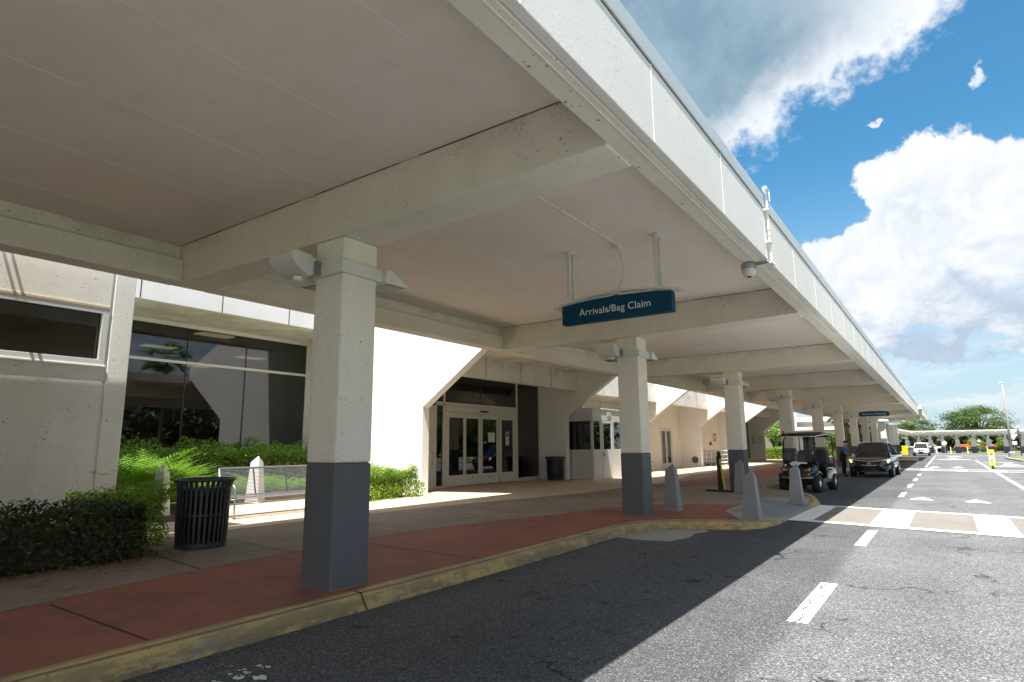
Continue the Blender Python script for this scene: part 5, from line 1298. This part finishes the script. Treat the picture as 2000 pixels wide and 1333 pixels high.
obj('post', G().tube([(7.6, 100, 0), (7.6, 100, 3.4)], .06, 8), 'dark', t)
for dx, z in ((-.35, 3.0), (.35, 3.0), (0, 3.5)):
    obj('arm', G().tube([(7.6, 100, z - .3), (7.6 + dx, 100, z - .2)], .03, 6), 'dark', t); obj('lamp_globe', G().lathe([(0, -.19), (.14, -.13), (.19, 0), (.14, .13), (0, .19)], (7.6 + dx, 100, z), 'z', 12), 'seam', t, smooth=True)
for x, y, h, w, lb in ((4.1, 116, 1.9, .5, 'small white sign on a post in front of the covered walkway'), (-.2, 116.5, 1.6, .62, 'round white sign on a post before the covered walkway')):
    t = thing('small_sign', (x, y, 0), lb, 'road sign')
    obj('post', G().box(x - .04, x + .04, y, y + .06, 0, h), 'steel', t)
    obj('board', G().lathe([(0, -.03), (w / 2, -.03), (w / 2, 0), (0, 0)], (x, y, h), 'y', 20 if w > .6 else 4), 'paper', t)
for i, x in enumerate((.5, 2.6, 5.0, -1.3)):
    t = thing('post', (x, 117, 0), 'short grey post along the kerb before the walkway', 'post', 'short posts before the walkway')
    obj('post', G().tube([(x, 117, 0), (x, 117, .95)], .07, 8), 'lampgrey', t); obj('cap', G().lathe([(.085, .95), (.085, 1.0), (0, 1.03)], (x, 117, 0), 'z', 8), 'lampgrey', t)
def loader(x, y, lb, s=1.0):
    t = thing('construction_loader', (x, y, 0), lb, 'loader', 'orange construction loaders')
    obj('body', G().prism([(-1.2, .5), (1.2, .5), (1.25, 1.2), (.3, 1.4), (-1.1, 1.3)], 'y', -.7, .7), 'orange', t, local=True, bevel=.06)
    obj('cab', G().prism([(-.5, 1.31), (.5, 1.36), (.4, 2.2), (-.4, 2.2)], 'y', -.55, .55), 'glasscar', t, local=True, bevel=.04)
    obj('arm', G().tube([(-.9, .4, 1.2), (-1.8, .4, 1.3), (-2.2, .4, .5)], .1, 6), 'orange', t, local=True); obj('bucket', G().prism([(-2.5, .2), (-2.0, .25), (-2.0, .9)], 'y', -.8, .8), 'dark', t, local=True)
    for xx in (-.75, .75):
        for yy in (-.75, .75): obj('wheel', G().lathe([(.1, -.15), (.45, -.15), (.5, 0), (.45, .15), (.1, .15)], (xx, yy, .5), 'y', 16), 'rubber', t, local=True)
loader(3.2, 136, 'orange construction loader seen between the walkway posts, left one'); loader(6.0, 137, 'orange construction loader seen between the walkway posts, right one')
suv((-2.4, 138, 0), R(90), 'white parked car seen side-on between the left walkway posts', 'whitecar', False, False)
tree('oak_tree', (5.4, 146, 0), 8.4, (5.4, 4.5, 2.9), 'large spreading oak with an airy crown above the covered walkway', 15000, .30, 'leaftree', .35, 3.0, seed=4, nclump=80, dens=.20)
tree('oak_tree', (-5.2, 150, 0), 6.9, (3.6, 3.2, 2.2), 'smaller rounded oak behind the left end of the covered walkway', 7000, .32, 'leaftree', .3, 2.6, seed=6, nclump=50)
# far wood behind the walkway
n = 22000
P = np.stack([rng.uniform(-22, 40, n), rng.uniform(158, 172, n), rng.uniform(0, 1, n) ** .8], 1)
P[:, 2] *= 3.2 + 1.0 * np.sin(P[:, 0] * .7) * np.cos(P[:, 1] * .31) + .6 * np.sin(P[:, 0] * 1.9)
n2_ = 20000
Q = np.stack([rng.uniform(36, 52, n2_), rng.uniform(-15, 130, n2_), rng.uniform(0, 1, n2_) ** .8], 1)
Q[:, 2] *= 7.5 + 2.2 * np.sin(Q[:, 1] * .35) * np.cos(Q[:, 0] * .31) + 1.2 * np.sin(Q[:, 1] * 1.1)
P = np.concatenate([P, Q]); n = len(P)
wd = leaf_mesh('woods', P, np.tile([0, -.6, .6], (n, 1)), 1.5, 'leafhedge', None, .6, .6); tag(wd, kind='stuff')
for i, (x, y, h) in enumerate(((3.6, 128, 2.3), (7.2, 126, 2.6), (10.2, 112, 2.9), (4.6, 131, 1.9))):
    tree('small_tree', (x, y, 0), h, (.7 + .1 * i, .7, h * .42), ('slim young green tree behind the middle walkway posts', 'young yellow-green tree behind the right walkway posts', 'leafy green tree at the right edge, before the walkway end', 'low green tree behind the orange loaders')[i], 1500, .2, 'leafmid', .06, h * .3, seed=20 + i, nclump=20)
# across the road (mirrored in the glass): trees, a palm, parked cars
for i, (x, y, h) in enumerate(((15, 34, 7.5), (13.5, 48, 6.5), (17, 60, 8), (20, 20, 8.5))):
    tree('oak_tree', (x, y, 0), h, (3.4, 3.4, h * .36), 'oak across the road, outside the frame, mirrored in the terminal windows', 3500, .34, 'leaftree', .22, h * .35, seed=40 + i, nclump=36, group='oaks across the road')
palm('palm_tree', (20, 27.7, 0), 10.2, 'tall palm across the road, mirrored in the large window', seed=8, L=2.3)
suv((12.3, 42, .02), R(20), 'white car across the road, mirrored in the entrance doors', 'whitecar', False, False)

# ================================================================== SKY, SUN, CAMERA
SUN = Vector((.122, -.335, 1.0)).normalized()
el = math.asin(SUN.z); az = math.atan2(SUN.x, SUN.y)
w = bpy.data.worlds.new('World'); sc.world = w; w.use_nodes = True
t = NT(w.node_tree); t.n.clear()
wo = t.new('ShaderNodeOutputWorld'); bg = t.new('ShaderNodeBackground')
sky = t.new('ShaderNodeTexSky'); sky.sky_type = 'NISHITA'; sky.sun_disc = False; sky.sun_elevation = el; sky.sun_rotation = az
sky.air_density = 1.0; sky.dust_density = .6; sky.ozone_density = 2.2
d = t.new('ShaderNodeTexCoord').outputs['Generated']
d = t.v('NORMALIZE', d)
e0 = R(20)
dF = t.m('MAXIMUM', t.v('DOT_PRODUCT', d, (0, math.cos(e0), math.sin(e0))), .05)
U = t.m('DIVIDE', t.v('DOT_PRODUCT', d, (1, 0, 0)), dF); Vv = t.m('DIVIDE', t.v('DOT_PRODUCT', d, (0, -math.sin(e0), math.cos(e0))), dF)
cx = t.new('ShaderNodeCombineXYZ'); t.l.new(U, cx.inputs[0]); t.l.new(Vv, cx.inputs[1]); UV = cx.outputs[0]
sep = t.new('ShaderNodeSeparateXYZ'); t.l.new(d, sep.inputs[0]); dz = sep.outputs[2]
front = t.step(t.v('DOT_PRODUCT', d, (0, math.cos(e0), math.sin(e0))), .3, .6)
f1 = t.noise(UV, 9, 9, .60, .2); f2 = t.noise(UV, 26, 8, .62); f3 = t.noise(UV, 4, 4, .5)
warp = t.v('SCALE', t.v('SUBTRACT', t.noise(UV, 11, 7, .62, col=True), (.5, .5, .5)), .07)
UW = t.v('ADD', UV, warp)
def blob(x, y, rx, ry):
    q = t.v('MULTIPLY', t.v('SUBTRACT', UW, (x, y, 0)), (1 / rx, 1 / ry, 0))
    return t.m('SUBTRACT', 1, t.v('LENGTH', q))
def union(bs, k=.18):
    r = bs[0]
    for b in bs[1:]: r = t.m('SMOOTH_MAX', r, b, k)
    return r
# cloud A: big grey-bottomed bank, upper left, with a bright ragged edge running up to the right
lp = t.v('SUBTRACT', UW, (-.222, .097, 0))
sA = t.m('ADD', t.v('DOT_PRODUCT', lp, (-.32, .92, 0)), 0.0)
su = t.v('DOT_PRODUCT', lp, (.92, .32, 0))
sA = t.m('SUBTRACT', sA, t.m('MULTIPLY', t.m('MAXIMUM', t.m('SUBTRACT', su, .30), 0), 1.1))
fA = t.m('ADD', sA, t.m('ADD', t.m('MULTIPLY', t.m('SUBTRACT', f1, .5), .15), t.m('MULTIPLY', t.m('SUBTRACT', f2, .5), .10)))
mA = t.step(fA, -.016, .026)
dA = t.step(t.m('ADD', sA, t.m('MULTIPLY', t.m('SUBTRACT', f1, .5), .16)), -.005, .105)
dA = t.m('MULTIPLY', dA, t.step(su, .36, .10))
# cloud B: towering cumulus on the right
B = union([blob(.002, -.004, .075, .078), blob(.035, .0, .08, .075), blob(.085, -.02, .075, .07), blob(-.066, -.085, .08, .06), blob(-.125, -.09, .055, .05), blob(.0, -.10, .14, .10), blob(.10, -.12, .14, .12), blob(-.06, -.16, .11, .075), blob(.05, -.185, .16, .075), blob(-.03, -.20, .10, .05), blob(.2, -.20, .14, .07), blob(.17, -.09, .1, .12), blob(.26, -.14, .14, .12), blob(-.16, -.13, .07, .06)])
fB = t.m('ADD', t.m('MULTIPLY', B, .55), t.m('ADD', t.m('MULTIPLY', t.m('SUBTRACT', f1, .5), .42), t.m('MULTIPLY', t.m('SUBTRACT', f2, .5), .30)))
mB = t.step(fB, .045, .105)
hole = t.m('MULTIPLY', t.step(t.noise(t.v('MULTIPLY', UW, (1, 2.1, 1)), 8, 6, .6), .52, .64), t.step(Vv, -.10, -.21))
mB = t.m('MULTIPLY', mB, t.m('MULTIPLY_ADD', hole, -.8, 1.0))
low = t.step(Vv, -.05, -.22)
# relief: compare noise with itself shifted up-left
sh1 = t.noise(t.v('ADD', UV, (.010, -.014, 0)), 9, 9, .60, .2)
rel = t.step(t.m('SUBTRACT', sh1, f1), -.05, .09)
puff = t.noise(t.v('MULTIPLY', UW, (1, 1.7, 1)), 8.5, 7, .58)
dB = t.m('MULTIPLY', t.step(t.m('ADD', puff, t.m('MULTIPLY', low, .18)), .50, .72), t.m('MULTIPLY_ADD', low, .80, .10))
def billow(sc_, off):
    n = t.noise(t.v('ADD', UW, off), sc_, 3, .5); return t.step(t.m('ABSOLUTE', t.m('SUBTRACT', n, .5)), .0, .085, 1.0, 0.0)
fold = t.m('MULTIPLY', t.m('ADD', t.m('MULTIPLY', billow(9, (3, 1, 0)), .55), t.m('MULTIPLY', billow(21, (5, 2, 0)), .35)), t.step(t.noise(UV, 5, 3), .40, .60))
dB = t.m('ADD', dB, t.m('ADD', t.m('MULTIPLY', rel, .16), t.m('MULTIPLY', fold, .36)), clamp=True)
# elsewhere: unseen cumulus, coverage raised to whiten the ambient light
P = t.v('SCALE', d, t.m('DIVIDE', 1, t.m('ADD', t.m('MAXIMUM', dz, 0), .12)))
g1 = t.noise(P, 1.0, 9, .6); mG = t.m('MULTIPLY', t.step(g1, .41, .52), t.m('SUBTRACT', 1, front))
dG = t.step(g1, .58, .70)
# wisps and low haze
mW = t.m('MULTIPLY', t.m('MULTIPLY', t.step(t.noise(t.v('MULTIPLY', UW, (5, 34, 1)), 1.3, 7, .6), .44, .72), t.step(Vv, -.19, -.25)), .75)
W3 = union([blob(.077, .12, .010, .030), blob(-.035, .085, .009, .005)], .02)
mS = t.step(t.m('ADD', t.m('MULTIPLY', W3, .3), t.m('MULTIPLY', t.m('SUBTRACT', f2, .5), .5)), .07, .20)
white = (4.1, 4.2, 4.36)
skyc = t.mix(1.0, sky.outputs[0], (.325, .70, .76), 'MULTIPLY')
haze = t.step(dz, .42, .0)
c0 = t.mix(t.m('MULTIPLY', haze, .78), skyc, (2.9, 3.1, 3.5))
c0 = t.mix(mW, c0, (3.75, 3.95, 4.15))
cB = t.mix(dB, white, (2.1, 2.6, 3.25)); cA = t.mix(dA, t.mix(t.m('MULTIPLY', rel, .35), white, (3.2, 3.8, 4.5)), t.mix(t.step(t.noise(UW, 7, 6, .6), .36, .66), (1.02, 1.58, 2.07), (1.48, 2.08, 2.56))); cG = t.mix(dG, white, (2.1, 2.6, 3.2))
c1 = t.mix(t.m('MULTIPLY', mB, front), c0, cB)
c1 = t.mix(t.m('MULTIPLY', mS, t.m('MULTIPLY', front, .8)), c1, white)
c1 = t.mix(t.m('MULTIPLY', mA, front), c1, cA)
c1 = t.mix(mG, c1, cG)
t.l.new(c1, bg.inputs[0]); bg.inputs[1].default_value = .1
t.l.new(bg.outputs[0], wo.inputs[0])

sl = bpy.data.lights.new('sun', 'SUN'); sl.energy = 4.6; sl.angle = R(.53); sl.color = (1, .96, .90)
so = link(bpy.data.objects.new('sun', sl)); so.rotation_euler = SUN.to_track_quat('Z', 'Y').to_euler()

cam = bpy.data.cameras.new('camera'); co = link(bpy.data.objects.new('camera', cam))
Rm = Matrix(((0.81714539, 0.57637459, -0.00810835), (-0.10544883, 0.13563963, -0.98513067), (-0.56670447, 0.80585, 0.17161532)))
r_, d_, f_ = Rm[0], Rm[1], Rm[2]
co.matrix_world = Matrix(((r_[0], -d_[0], -f_[0], 0), (r_[1], -d_[1], -f_[1], 0), (r_[2], -d_[2], -f_[2], 1.6), (0, 0, 0, 1)))
cam.sensor_width = 36; cam.lens = 1184.852 / 2000 * 36; cam.clip_start = .05; cam.clip_end = 2000
sc.camera = co
vs = sc.view_settings; vs.view_transform = 'Standard'; vs.look = 'None'; vs.exposure = 1.3; vs.gamma = 1
sc.cycles.max_bounces = 8; sc.cycles.transparent_max_bounces = 12
sc.cycles.use_denoising = True
